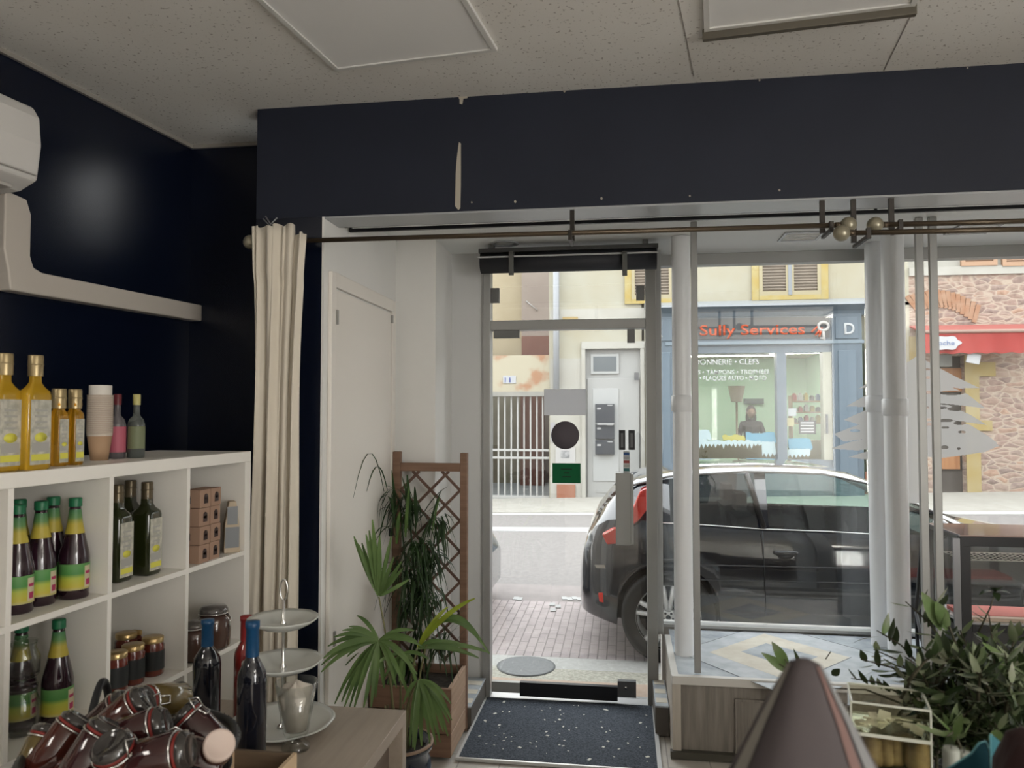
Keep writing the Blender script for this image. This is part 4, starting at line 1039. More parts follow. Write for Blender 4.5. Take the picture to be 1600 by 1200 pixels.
for k in range(10):
    a = rnd.uniform(0, 6.28); stems.tube([(.04 * math.cos(a), .04 * math.sin(a), .34), (.05 * math.cos(a), .05 * math.sin(a), .34 + rnd.uniform(.06, .2))], [.005, .002], 6)
stems.build('stem', mat('dry_stem', (.16, .15, .07), .6), pm); fg.build('foliage', leafy('palm_green', (.09, .16, .05), (.17, .26, .09), .4, 5), pm); fy.build('foliage', yg1, pm)
# ================================================================ right foreground
ctr = thing('display_counter', 'low display counter under the leafy plant in the right foreground', 'counter', (0, 0, 0))
MB().box(.12, 2.2, .30, 1.78, .715, .75).build('counter_top', twood, ctr)
MB().box(.14, .16, .32, 1.76, 0, .715).box(2.16, 2.18, .32, 1.76, 0, .715).box(.16, 2.16, .9, .92, 0, .715).build('support_panel', twood, ctr)
# blurred pointed cloth hood
cz = thing('cloth_hood', 'out-of-focus pointed pinkish cloth hood close to the camera', 'cloth hood', (0, 0, 0))
tip = aD(1256, 1029, .62); cz.location = (tip.x, tip.y, .75)
hz = tip.z - .75
vs, fs = [], []; n = 40; prof = [(.004, hz), (.012, hz - .004), (.018, hz - .015), (.034, hz - .045), (.055, hz - .09), (.076, hz - .14), (.095, hz - .2), (.11, hz - .28), (.118, hz - .4), (.12, .0)]
for (r_, z_) in prof:
    for i in range(n):
        a = 2 * math.pi * i / n
        k = 1 + .10 * math.sin(a * 2 + .6) * min(1, (hz - z_) * 10) + .03 * math.sin(a * 5)
        vs.append((r_ * k * math.cos(a), r_ * k * math.sin(a) * .8, z_))
fs = [(j * n + i, j * n + (i + 1) % n, (j + 1) * n + (i + 1) % n, (j + 1) * n + i) for j in range(len(prof) - 1) for i in range(n)]; fs.append(list(range(n)))
MB().add(vs, fs, True).build('cloth', noisy('pinkish_cloth', (.050, .040, .042), (.058, .047, .047), 5, .8), cz)
def seam(a, nm, m, wv):
    s = MB(); vs = []
    for (r_, z_) in prof[1:]:
        for da in (-wv, wv):
            aa = a + da; k = 1 + .10 * math.sin(aa * 2 + .6) * min(1, (hz - z_) * 10) + .03 * math.sin(aa * 5)
            vs.append(((r_ * k + .0012) * math.cos(aa), (r_ * k + .0012) * math.sin(aa) * .8, z_ + .0008))
    s.add(vs, [(2 * i, 2 * i + 1, 2 * i + 3, 2 * i + 2) for i in range(len(prof) - 2)], True).build(nm, m, cz)
seam(R(-160), 'pale_edging', mat('lit_edge_cloth', (.20, .185, .16), .8), .16)  # paler strip stands in for the lit left edge of the cloth
seam(R(-48), 'pink_edging', mat('rose_edging_cloth', (.13, .075, .065), .8), .12)
seam(R(-22), 'grey_edging', mat('grey_edging_cloth', (.16, .16, .16), .8), .2)

# leafy shrub in a pot
SP = Vector((aD(1490, 1100, 1.66).x, 1.58, .75)) 
sp = thing('leafy_shrub', 'dense small-leaved green shrub in a pot filling the lower right corner', 'potted plant', SP)
MB().lathe([(0, 0), (.085, 0), (.115, .15), (.12, .16), (.11, .165), (.10, .15), (0, .15)], n=28).build('pot', mat('dark_pot', (.05, .045, .04), .5), sp)
MB().lathe([(0, .155), (.10, .155)], n=20).build('soil', MATS['dark_soil'], sp)
lv, lv2, br = MB(), MB(), MB()
def pt3(u, v, Y): return aY(u, v, Y) - SP
def sprig(p0, p1, n, size, droop=.04, light=.42):
    mid = p0.lerp(p1, .5) + Vector((0, 0, droop)); pts = [p0, p0.lerp(mid, .5), mid, mid.lerp(p1, .5) + Vector((0, 0, droop * .3)), p1]
    br.tube(pts, [.0035, .003, .0025, .002, .0012], 5)
    for k in range(n):
        t = .25 + .75 * (k + rnd.random() * .5) / n; q = pts[0].lerp(pts[2], t * 2) if t < .5 else pts[2].lerp(pts[4], min(1, t * 2 - 1))
        d = (p1 - p0).normalized(); a = rnd.uniform(0, 6.28)
        pv = d.orthogonal().normalized(); pv.rotate(Matrix.Rotation(a, 3, d)); dd_ = (pv * .9 + d * .7 + Vector((0, 0, -.1))).normalized() * size * rnd.uniform(.7, 1.15)
        (lv2 if rnd.random() < light else lv).leaf(q, q + dd_, size * .36, -.12, 4, .1, Vector((rnd.uniform(-.5, .5), rnd.uniform(-.5, .5), 1)), 'oval')
base = Vector((0, 0, .16))
for (u, v, Y, n) in [(1415, 940, 1.75, 7), (1460, 935, 1.72, 9), (1500, 985, 1.70, 11), (1545, 960, 1.70, 10), (1590, 985, 1.65, 11), (1370, 985, 1.72, 7), (1345, 1030, 1.70, 8), (1365, 1015, 1.75, 8), (1400, 1040, 1.7, 11), (1440, 1010, 1.72, 11),
                     (1480, 1020, 1.6, 13), (1520, 1030, 1.5, 13), (1570, 1020, 1.5, 13), (1610, 1050, 1.5, 12), (1430, 1060, 1.6, 13), (1470, 1080, 1.5, 14), (1540, 1080, 1.45, 15), (1590, 1100, 1.45, 14), (1500, 1120, 1.45, 14), (1450, 1120, 1.5, 13), (1560, 1140, 1.4, 13), (1420, 1100, 1.6, 12), (1330, 1060, 1.75, 6), (1640, 1000, 1.6, 12), (1480, 1000, 1.8, 10), (1550, 1000, 1.8, 10), (1600, 1140, 1.4, 12), (1480, 1150, 1.4, 12), (1520, 1060, 1.7, 12), (1580, 1060, 1.7, 12)]:
    p1 = pt3(u, v, Y); p0 = base + Vector((rnd.uniform(-.04, .04), rnd.uniform(-.04, .04), 0)); p0 = p0.lerp(p1, .12)
    sprig(p0, p1, int(n * 1.7), rnd.uniform(.036, .052))
for k in range(110):
    u, v = rnd.uniform(1440, 1620), rnd.uniform(1010, 1200); c = pt3(u, v, rnd.uniform(1.45, 1.75)); sprig(c + Vector((rnd.uniform(-.05, .05), .02, -.06)), c, 7, .040, .01, .45)
# long stray sprig with its leaves left of the hood
s0 = pt3(1290, 1075, 1.75)
sprig(base, s0, 2, .03, .05); 
for tipx in ((1195, 1022), (1212, 1008), (1232, 1012), (1240, 1018)):
    br.tube([pt3(1240, 1052, 1.72), pt3((1240 + tipx[0]) / 2, (1052 + tipx[1]) / 2, 1.71)], .0012, 5)
br.tube([s0, pt3(1262, 1068, 1.73), pt3(1240, 1052, 1.72)], [.003, .0025, .002], 5)
lv2.leaf(pt3(1238, 1052, 1.72), pt3(1190, 1020, 1.71), .022, .0, 5, .08, Vector((0, -1, .2)), 'oval'); lv2.leaf(pt3(1232, 1042, 1.72), pt3(1206, 1003, 1.71), .024, .0, 5, .08, Vector((0, -1, .2)), 'oval')
lv.leaf(pt3(1262, 1068, 1.72), pt3(1240, 1014, 1.71), .013, .0, 5, .08, Vector((0, -1, .2)), 'oval'); lv.leaf(pt3(1300, 1055, 1.74), pt3(1312, 1045, 1.73), .018, 0, 5, .08, Vector((0, -1, .2)), 'oval')
lv.leaf(pt3(1332, 1005, 1.72), pt3(1372, 995, 1.7), .01, .1, 5, .08, None, 'oval'); br.tube([pt3(1290, 1030, 1.74), pt3(1298, 1018, 1.74)], .0012, 5)
lv2.leaf(pt3(1470, 985, 1.7), pt3(1440, 925, 1.68), .03, .1, 5, .1, Vector((0, -1, .2)), 'oval'); lv2.leaf(pt3(1480, 985, 1.7), pt3(1462, 940, 1.68), .03, .1, 5, .1, Vector((0, -1, .2)), 'oval')
br.tube([pt3(1528, 990, 1.72), pt3(1548, 948, 1.72), pt3(1555, 925, 1.72)], [.002, .0016, .001], 5)
for tpx in ((1530, 930), (1580, 928), (1570, 918), (1545, 918), (1560, 940)): lv.leaf(pt3(1555, 925, 1.72), pt3(*tpx, 1.7), .016, .2, 5, .1, None, 'oval')
br.build('branch', mat('twig', (.05, .045, .025), .6), sp)
lv.build('foliage', leafy('shrub_green', (.02, .035, .014), (.045, .07, .025), .3, 12), sp)
lv2.build('foliage', leafy('shrub_pale_highlight', (.25, .26, .19), (.13, .20, .07), .35, 12), sp)  # paler leaf colour, partly standing in for highlights on the foliage

# clear acrylic boxes stacked
acr = glass('acrylic', (.90, .91, .84), .03, 1.6)
def abox(label, u, v, Dd, w_, h, cont, fill, first):
    p = aD(u, v, Dd); t = thing('acrylic_box', label, 'clear box', (p.x, p.y, p.z - h), R(-12), 'stacked clear boxes')
    d_ = .10; k = .0025
    MB().box(-w_ / 2, w_ / 2, -d_ / 2, -d_ / 2 + k, 0, h).box(-w_ / 2, w_ / 2, d_ / 2 - k, d_ / 2, 0, h).box(-w_ / 2, -w_ / 2 + k, -d_ / 2 + k, d_ / 2 - k, 0, h).box(w_ / 2 - k, w_ / 2, -d_ / 2 + k, d_ / 2 - k, 0, h).box(-w_ / 2 + k, w_ / 2 - k, -d_ / 2 + k, d_ / 2 - k, 0, k).build('box_wall', acr, t)
    e = MB(); 
    for z in (k, h): 
        for y in (-d_ / 2, d_ / 2): e.box(-w_ / 2, w_ / 2, y - .0015, y + .0015, z - .0015, z + .0015)
    for x in (-w_ / 2, w_ / 2): e.box(x - .0015, x + .0015, -d_ / 2, -d_ / 2 + .003, 0, h).box(x - .0015, x + .0015, -d_ / 2, d_ / 2, h - .0015, h + .0015)
    e.build('box_edge', mat('acrylic_edge', (.55, .56, .48), .3), t)
    return t, p
bigw = .125
t1, p1 = abox('topmost clear box with white paper scraps, in front of the shrub', 1386, 1088, 1.38, bigw, .055, None, None, True)
sc = MB()
for k in range(26): sc.cbox((rnd.uniform(-.05, .05), rnd.uniform(-.04, .0), .006 + .018 * rnd.random()), (rnd.uniform(.012, .024), .014, .002), M=Matrix.Rotation(rnd.uniform(-.7, .7), 4, 'X') @ Matrix.Rotation(rnd.uniform(0, 3), 4, 'Z'))
o = sc.build('paper_scraps', mat('scrap_paper', (.72, .69, .58), .8), None, (p1.x, p1.y, p1.z - .052), (0, 0, R(-12))); tag(o, 'pale paper scraps lying in the topmost clear box', 'paper scraps', kind='stuff')
zz0 = p1.z - .055
for i, (lab, hgt) in enumerate((('clear box of brown goods, second in the stack by the shrub', .062), ('clear box of brown goods, third in the stack by the shrub', .062), ('clear box of brown goods at the bottom of the stack by the shrub', None))):
    hh_ = hgt if hgt else zz0 - .75
    t_, p_ = abox(lab, 1386, 1088, 1.38, bigw, hh_, None, None, False)
    t_.location.z = zz0 - hh_; zz0 -= hh_
    g = MB(); 
    for k in range(6):
        g.lathe([(0, 0), (.018, 0), (.02, .008), (.018, min(hh_ * .7, .05)), (0, min(hh_ * .7, .05) + .004)], (-.045 + .018 * k, rnd.uniform(-.02, .02), .003), 14)
    o = g.build('brown_goods', noisy('brown_goods', (.16, .10, .05), (.34, .24, .12), 30, .7), None, (p_.x, p_.y, t_.location.z), (0, 0, R(-12))); tag(o, ['brown dried goods in the second clear box', 'brown dried goods in the third clear box', 'brown dried goods in the lowest clear box'][i], 'dried goods', kind='stuff')

# teal folded card and maroon cloth in the corner
def Q(u, v, Y): return aY(u, v, Y)
teal = mat('teal_card', (.006, .05, .07), .5); teal_e = mat('teal_card_edge', (.10, .27, .30), .5)
tc_ = thing('teal_card_crown', 'teal folded card with two pointed flaps in the bottom right corner', 'card', (0, 0, 0)); Yt = 1.0
zb_ = .75
def tp_(u, v, Y=Yt): p = aY(u, v, Y); return (p.x, p.z)
a1 = [tp_(1478, 1204), tp_(1500, 1190), tp_(1518, 1178), tp_(1530, 1162), tp_(1540, 1159), tp_(1545, 1170), tp_(1546, 1204)]
a1 = a1 + [(a1[-1][0], zb_ + .0), (a1[0][0], zb_ + .0)]
MB().prism(a1, Yt, Yt + .003, 'xz').build('card_flap', teal, tc_)
a2 = [tp_(1548, 1204, Yt + .03), tp_(1547, 1150, Yt + .03), tp_(1549, 1147, Yt + .03), tp_(1562, 1158, Yt + .03), tp_(1572, 1204, Yt + .03)]; a2 = a2 + [(a2[-1][0], zb_), (a2[0][0], zb_)]
MB().prism(a2, Yt + .03, Yt + .033, 'xz').build('card_flap', mat('teal_card_light', (.03, .15, .18), .5), tc_)
e1 = [Q(1478, 1203, Yt), Q(1500, 1189, Yt), Q(1518, 1177, Yt), Q(1530, 1161, Yt), Q(1540, 1158, Yt), Q(1545, 1170, Yt)]
MB().tube(e1, .0012, 6).tube([Q(1548, 1204, Yt + .03), Q(1547, 1150, Yt + .03), Q(1549, 1147, Yt + .03)], .0012, 6).build('card_edge', teal_e, tc_)
mr = thing('maroon_cloth', 'dark maroon cloth bundle at the bottom right corner of the photo', 'cloth', (aY(1632, 1200, .92).x, .92, .75))
b = MB(); top = aY(1600, 1142, .92).z - .75; n = 32
pfm = [(0, top), (.02, top - .003), (.032, top - .012), (.045, top - .045), (.052, top - .1), (.055, 0)]; vs = []
for j, (r_, z_) in enumerate(pfm):
    for i in range(n): a = 2 * math.pi * i / n; k = 1 + (.10 * math.sin(a * 7 + j) if j > 0 else 0); vs.append((r_ * k * math.cos(a), r_ * k * math.sin(a), z_ + (.004 * math.sin(a * 3) if 0 < j < 4 else 0)))
fs = [(j * n + i, j * n + (i + 1) % n, (j + 1) * n + (i + 1) % n, (j + 1) * n + i) for j in range(len(pfm) - 1) for i in range(n)]
b.add(vs, fs, True).build('cloth', mat('maroon_velvet', (.018, .003, .003), .9, sheen=.1), mr)
for (u, v, lab, s_) in ((1486, 1168, 'larger pale grey candle stub in front of the shrub', 1), (1506, 1174, 'smaller pale grey candle stub beside the teal card', .75)):
    p = aY(u, v, 1.12); t = thing('pillar_candle', lab, 'candle', (p.x, p.y, .75)); hgt = p.z - .75
    MB().lathe([(0, 0), (.010 * s_, 0), (.0105 * s_, .002), (.0105 * s_, hgt - .004), (.009 * s_, hgt), (0, hgt - .002)], n=20).build('wax', mat('pale_wax', (.28, .29, .25), .5), t)
    MB().tube([(0, 0, hgt - .002), (.001, 0, hgt + .006)], .0006, 5).build('wick', black, t)

# glass display case on the window ledge
dc = thing('display_case', 'black-framed glass display case standing on the window ledge at the right', 'display case', (0, 0, 0))
q = aY(1500, 838, 3.88); Xc, Zc = q.x, q.z
X1 = Xc + .75; Y0, Y1 = 3.88, 4.28; zb0 = .366
qb = aY(1550, 975, Y0).z
f = MB(); tk = .045
f.box(Xc, X1, Y0, Y0 + .03, Zc - tk, Zc).box(Xc, Xc + tk * 1.0, Y0, Y0 + .03, zb0, Zc - tk).box(X1 - tk, X1, Y0, Y0 + .03, zb0, Zc - tk).box(Xc + tk, X1 - tk, Y0, Y0 + .03, qb - .04, qb - .005)
f.build('front_frame', black, dc, bevel=.002)
f = MB(); f.box(Xc, Xc + .02, Y0 + .03, Y1, Zc - .02, Zc).box(X1 - .02, X1, Y0 + .03, Y1, Zc - .02, Zc).box(Xc, X1, Y1 - .02, Y1, Zc - .02, Zc).box(Xc, Xc + .02, Y1 - .02, Y1, zb0, Zc - .02).box(X1 - .02, X1, Y1 - .02, Y1, zb0, Zc - .02)
f.build('rear_frame', alu_dark, dc)
MB().box(Xc - .008, Xc - .001, Y0 - .005, Y1 + .005, Zc + .0, Zc + .008).box(Xc - .03, Xc, Y0 + .001, Y0 + .012, zb0, Zc - .01).build('corner_trim', mat('steel_trim', (.22, .22, .23), .3, metal=.6), dc)
MB().box(Xc, X1, Y0, Y1, Zc, Zc + .006).build('top_glass', mat('case_top', (.42, .30, .27), .08, coat=.5), dc)
MB().box(Xc + .002, Xc + .006, Y0 + .03, Y1 - .02, qb, Zc - .02).box(Xc + tk, X1 - tk, Y0 + .012, Y0 + .016, qb, Zc - tk).build('side_glass', thin_glass, dc)
MB().box(Xc + .02, X1 - .02, Y0 + .03, Y1 - .02, zb0, qb - .04).build('base_box', mat('case_base', (.03, .03, .03), .4), dc)
MB().box(Xc + .02, X1 - .02, Y0 + .03, Y1 - .02, qb - .02, qb - .005).build('base_shelf', mat('case_shelf', (.50, .50, .48), .3), dc)
z3 = aY(1550, 872, 4.05).z
o = MB()
for i in range(22):
    for j in range(6): o.cbox((Xc + .05 + i * .03, Y0 + .12 + j * .035, z3), (.022, .006, .003), (i + j) % 2 * .8)
tag(o.box(Xc + .02, X1 - .02, Y0 + .10, Y0 + .104, z3 - .002, z3 + .002).box(Xc + .02, X1 - .02, Y0 + .32, Y0 + .324, z3 - .002, z3 + .002).build('lace_tray', mat('lace_white', (.62, .61, .56), .6)), 'white perforated tray inside the glass display case', 'tray')
p = aY(1550, 940, 4.1)
tag(MB().box(Xc + .05, X1 - .05, Y0 + .1, Y0 + .3, qb - .004, qb + .014).build('red_cloth', mat('pale_red_cloth', (.60, .16, .13), .8)), 'red and cream folded cloth lying in the display case', 'cloth')
tag(MB().box(Xc + .05, X1 - .05, Y0 + .06, Y0 + .1, qb - .004, qb + .012).build('cream_cloth', mat('cream_cloth', (.66, .50, .40), .8)), 'cream strip of cloth at the front inside the display case', 'cloth')
# dark folding strut behind the posts
a, b2 = aY(1438, 845, 4.2), aY(1434, 950, 4.0)
b2 = Vector((b2.x, b2.y, .372)); 
sg = thing('folding_stand', 'narrow black folding stand behind the slim posts by the display case', 'stand', (0, 0, 0))
MB().tube([aY(1440, 848, 4.25), aY(1431, 955, 4.20), Vector((aY(1431, 955, 4.20).x, 4.18, .372))], .009, 8).build('leg', black, sg)
e = aY(1445, 1002, 4.05); MB().tube([aY(1431, 955, 4.20), Vector((e.x, 4.02, .374))], .008, 8).build('leg', mat('strut_grey', (.12, .12, .13), .4), sg)
# ================================================================ street
_mat, _noisy, _planks = mat, noisy, planks
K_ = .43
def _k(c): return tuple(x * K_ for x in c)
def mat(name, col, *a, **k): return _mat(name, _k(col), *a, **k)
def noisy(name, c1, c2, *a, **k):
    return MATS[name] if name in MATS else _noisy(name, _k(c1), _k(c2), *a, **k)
def gz(X, Y):
    s = max(0, min(1, (Y - 7) / 6.5)); return -.05 + .0165 * (Y - 4.4) + .029 * s * (X + 1)
def strip(name, y0, y1, m, dz=0, x0=-9, x1=13, nx=12, ny=6, side=True, st=True):
    b = MB(); vs, fs = [], []
    for j in range(ny + 1):
        for i in range(nx + 1):
            X = x0 + (x1 - x0) * i / nx; Y = y0 + (y1 - y0) * j / ny; vs.append((X, Y, gz(X, Y) + dz))
    for j in range(ny):
        for i in range(nx): a = j * (nx + 1) + i; fs.append((a, a + 1, a + nx + 2, a + nx + 1))
    n0 = len(vs); vs += [(v[0], v[1], v[2] - .12) for v in vs]
    fs += [tuple(n0 + q for q in reversed(f)) for f in fs[:]]
    for i in range(nx): fs += [(i, i + n0, i + 1 + n0, i + 1)]; a = ny * (nx + 1) + i; fs += [(a, a + 1, a + 1 + n0, a + n0)]
    b.add(vs, fs); o = b.build(name, m)
    return struct(o) if st else o
conc = noisy('pale_concrete', (.86, .85, .80), (.98, .97, .92), 30, .85, .2)
gran = noisy('pebbled_concrete', (.66, .63, .52), (.98, .95, .80), 55, .85, .3)
pink = noisy('pinkish_kerb_stone', (.88, .66, .50), (.98, .76, .60), 14, .8)
pav = planks('brick_pavers', (.31, .265, .26), (.37, .32, .31), .20, .062, (0, 0, R(90)), (.10, .085, .08), .7, .0045)
asph = noisy('pale_asphalt', (.37, .34, .325), (.45, .42, .40), 22, .9, .2, detail=8)
asph2 = noisy('rosy_asphalt', (.46, .41, .39), (.53, .47, .45), 7, .9, .2, detail=8)
strip('floor_doorstep', 4.43, 4.78, pink)
strip('floor_pavement', 4.78, 4.98, gran, nx=4, ny=2); strip('floor_kerb', 4.98, 5.2, conc, nx=4, ny=2)
strip('floor_pavers', 5.2, 6.62, pav)
strip('floor_gutter', 6.62, 7.2, asph2, nx=8, ny=2)
strip('floor_road', 7.2, 11.55, asph)
strip('floor_far_kerb', 11.55, 11.75, conc, .01)
strip('floor_far_pavement', 11.75, 13.5, noisy('far_pavement', (.60, .57, .50), (.68, .65, .58), 6, .9), .02)
a = aZ(850, 827, .05); 
wl_ = strip('road_line', a.y - .16, a.y + .16, mat('road_white', (.80, .80, .78), .7), .006, -6, 1.2, 6, 1, st=False); tag(wl_, 'white line painted along the road surface', 'road marking')
q = aZ(822, 1041, -.04); o = MB().lathe([(0, 0), (.17, 0), (.19, .002), (.19, -.01)], n=36).build('manhole_cover', noisy('manhole_iron', (.30, .31, .31), (.38, .39, .39), 30, .6), None, (q.x, q.y, gz(q.x, q.y) + .003)); tag(o, 'round grey manhole cover set in the pavement just outside the door', 'manhole cover')
for k, (u, v) in enumerate([(806, 934), (812, 935), (863, 943), (872, 946), (864, 951), (882, 934), (890, 935), (898, 934), (905, 935), (913, 934), (921, 935)]):
    q = aZ(u, v, -.005); o = MB().box(-.022, .022, -.05, .05, 0, .006).build('white_cobble', mat('white_stone', (.78, .78, .76), .7), None, (q.x, q.y, gz(q.x, q.y)), (0, 0, .03 * k)); tag(o, 'small white stone set along the edge of the brick pavers', 'paving stone', 'white stones along the pavers')

# ================================================================ car
CY = 5.98
paint = mat('dark_blue_black_paint', (.012, .018, .034), .12, coat=1.0)
plast = mat('dark_grey_plastic', (.035, .037, .04), .45)
tyre = mat('tyre_rubber', (.02, .02, .02), .8); rimm = _mat('alloy_rim', (.72, .73, .74), .35, metal=.3)
def ip(tab, x):
    for (a, b), (c, d) in zip(tab, tab[1:]):
        if a <= x <= c: return b + (d - b) * (x - a) / (c - a)
    return tab[0][1] if x < tab[0][0] else tab[-1][1]
ZT = [(-.31, .56), (-.285, .68), (-.25, .78), (-.2, .88), (-.12, .985), (-.02, 1.09), (.1, 1.15), (.3, 1.195), (.6, 1.232), (1.0, 1.245), (1.3, 1.235), (1.5, 1.20), (1.7, 1.125), (1.9, 1.03), (2.1, .93), (2.3, .84), (2.6, .785), (3.0, .71), (3.3, .60), (3.42, .45)]
ZB = [(-.31, .52), (-.285, .64), (-.25, .74), (-.2, .82), (-.12, .87), (-.02, .885), (.1, .88), (.3, .865), (.6, .85), (1.0, .84), (1.3, .833), (1.5, .828), (1.9, .822), (2.3, .81), (2.6, .75), (3.0, .68), (3.3, .57), (3.42, .43)]
HW = [(-.31, .50), (-.285, .60), (-.25, .66), (-.2, .70), (-.12, .74), (-.02, .77), (.2, .80), (2.6, .80), (3.0, .77), (3.3, .68), (3.42, .52)]
HR = [(-.31, .40), (-.25, .52), (-.12, .55), (.1, .58), (1.2, .61), (1.5, .60), (1.9, .62), (2.3, .70), (2.6, .72), (3.0, .68), (3.3, .55), (3.42, .4)]
XS = sorted(set([-.31, -.285, -.25, -.2, -.12, -.02, .1, .3, .45, .56, .80, .86, .93, 1.1, 1.3, 1.5, 1.62, 1.7, 1.9, 2.1, 2.3, 2.45, 3.0, 3.15, 3.3, 3.42] + [round(.28 + .335 * math.cos(R(a)), 4) for a in range(0, 181, 20)] + [round(2.74 + .335 * math.cos(R(a)), 4) for a in range(0, 181, 20)]))
WX = (.28, 2.74); WZ = .262; WR_ = .305
def sect(x):
    zt, zb, hw, hr = ip(ZT, x), ip(ZB, x), ip(HW, x), ip(HR, x)
    zl = .16 + max(0, -.0 - x) * .25
    ar = zl
    for wx in WX:
        if abs(x - wx) < .3349: ar = max(ar, WZ + math.sqrt(max(0, .335 ** 2 - (x - wx) ** 2)))
    zm = max(.40 if x > -.3 else .42, ar + .03); zu = max(min(zb - .06, .70), zm + .01)
    gre = zt - zb > .06
    return [(0, ar), (hw * .93, ar), (hw * .99, ar + .02), (hw * 1.0, zm), (hw * .985, zu), (hw * .95, zb), (hw * .945, zb + .004), (hr + .02 if gre else hw * .90, zt - (.045 if gre else .012)), (hr * .94, zt - (.02 if gre else .006)), (hr * .6, zt - .004), (0, zt)]
body, side_g, wind, rear_g, side_r = MB(), MB(), MB(), MB(), MB()
S = [sect(x) for x in XS]; NJ = len(S[0])
for sgn in (-1, 1):
    for i in range(len(XS) - 1):
        xm = (XS[i] + XS[i + 1]) / 2
        for j in range(NJ - 1):
            P = [(XS[i], CY + sgn * S[i][j][0], S[i][j][1]), (XS[i + 1], CY + sgn * S[i + 1][j][0], S[i + 1][j][1]), (XS[i + 1], CY + sgn * S[i + 1][j + 1][0], S[i + 1][j + 1][1]), (XS[i], CY + sgn * S[i][j + 1][0], S[i][j + 1][1])]
            t = body
            if j == 6 and (.30 < xm < .86 or .93 < xm < 2.1): t = side_r if xm < .85 else side_g
            if j >= 8 and 1.5 < xm < 2.3: t = wind
            if j >= 8 and -.2 < xm < .02: t = rear_g
            t.add(P, [(0, 1, 2, 3)], t is body)
    n = len(XS) - 1
# end caps
for i in (0, len(XS) - 1): 
    pts = [(XS[i], CY - a_, b_) for a_, b_ in S[i]] + [(XS[i], CY + a_, b_) for a_, b_ in reversed(S[i][1:-1])]
    body.add(pts, [tuple(range(len(pts)))])
car = thing('parked_car', 'dark blue-black hatchback parked outside the shop window', 'car', (0, 0, 0))
bo = body.build('car_body', paint, car)
bm2 = bmesh.new(); bm2.from_mesh(bo.data); bmesh.ops.remove_doubles(bm2, verts=bm2.verts, dist=.0008); bmesh.ops.recalc_face_normals(bm2, faces=bm2.faces); bm2.to_mesh(bo.data); bm2.free()
for b_, nm, mm in ((side_g, 'side_window', glass('car_side_glass', (.70, .84, .79), .0, 1.6)), (side_r, 'rear_side_window', glass('car_dark_glass', (.26, .29, .29), .0, 1.6)), (wind, 'windshield', glass('car_windshield', (.62, .72, .70), .0, 2.2)), (rear_g, 'rear_window', dark_glass)): b_.build(nm, mm, car)
# interior
ig = mat('seat_grey', (.04, .042, .045), .8)
it = MB()
it.box(-.1, 2.2, CY - .70, CY + .70, .28, .34)
for y in (CY - .36, CY + .36):
    it.cbox((1.12, y, .50), (.5, .46, .14)); it.cbox((.86, y, .70), (.12, .42, .40), M=Matrix.Rotation(R(-14), 4, 'Y')); it.cbox((.80, y, .98), (.07, .22, .12))
it.cbox((.25, CY, .68), (.12, 1.2, .42), M=Matrix.Rotation(R(-14), 4, 'Y')); it.box(1.95, 2.3, CY - .66, CY + .66, .5, .80)
it.build('seats', ig, car)
sw = [(1.80 + .06 * math.sin(a * R(15)) * 1.0, CY - .36 + .17 * math.cos(a * R(15)), .83 + .16 * math.sin(a * R(15))) for a in range(24)]
MB().tube(sw, .014, 8, closed=True).tube([(1.80, CY - .5, .82), (1.82, CY - .36, .82), (1.80, CY - .22, .82)], .018, 6).tube([(1.82, CY - .36, .82), (2.0, CY - .36, .74)], .02, 6).build('steering_wheel', ig, car)
def wheel(x, sgn):
    y = CY + sgn * .72; e = bpy.data.objects.new('wheel', None); C.objects.link(e); e.parent = car; e.location = (x, y, WZ - .005); e.rotation_euler = (R(90) if sgn < 0 else R(-90), 0, 0)
    MB().lathe([(.19, -.09), (.28, -.095), (WR_, -.07), (WR_, .07), (.285, .09), (.215, .085), (.205, .06)], n=40).build('tyre', tyre, e)
    b = MB(); b.lathe([(.21, .085), (.217, .075), (.20, .05), (.19, -.09)], n=40); b.lathe([(0, .07), (.05, .07), (.06, .05), (0, .04)], n=20)
    for k in range(5):
        for d_ in (-7, 7):
            a = R(72 * k + d_ + 90); a2 = R(72 * k + d_ * 1.4 + 90); p, q = Vector((.045 * math.cos(a), .045 * math.sin(a), .062)), Vector((.208 * math.cos(a2), .208 * math.sin(a2), .07))
            b.tube([p, p.lerp(q, .5) + Vector((0, 0, .006)), q], [.018, .016, .019], 6)
    b.build('rim', rimm, e)
    b = MB()
    for k in range(5): a = R(72 * k + 54); b.tube([(.032 * math.cos(a), .032 * math.sin(a), .06), (.032 * math.cos(a), .032 * math.sin(a), .075)], .008, 8)
    b.tube([(0, 0, .06), (0, 0, .078)], .016, 12); b.build('wheel_bolts', plast, e)
for x in WX:
    for s_ in (-1, 1): wheel(x, s_)
MB().box(-.2, 3.3, CY - .62, CY + .62, .20, .30).lathe([(0, 0), (.33, 0), (.33, .3), (0, .3)], (.28, CY - .45, WZ), 24, M=Matrix.Rotation(R(-90), 3, 'X')).build('underbody', tyre, car)
YS = CY - .805
def cp_(u, v, Y=YS): p = aY(u, v, Y); return (p.x, p.z)
red = _mat('red_lens', (.62, .03, .02), .12, coat=1, emis=None)
MB().prism([cp_(*q) for q in [(988, 797), (1000, 768), (1016, 760), (1016, 792), (998, 815), (988, 822)]], YS + .03, YS + .2, 'xz').prism([cp_(*q) for q in [(940, 836), (958, 826), (985, 828), (985, 850), (948, 853)]], YS + .045, YS + .2, 'xz').build('tail_light', red, car, bevel=.012, seg=3)
MB().prism([cp_(*q) for q in [(934, 931), (943, 930), (947, 938), (945, 947), (936, 945)]], YS + .08, YS + .2, 'xz').build('rear_reflector', _mat('bright_red_lens', (.9, .05, .03), .2, coat=1), car, bevel=.004)
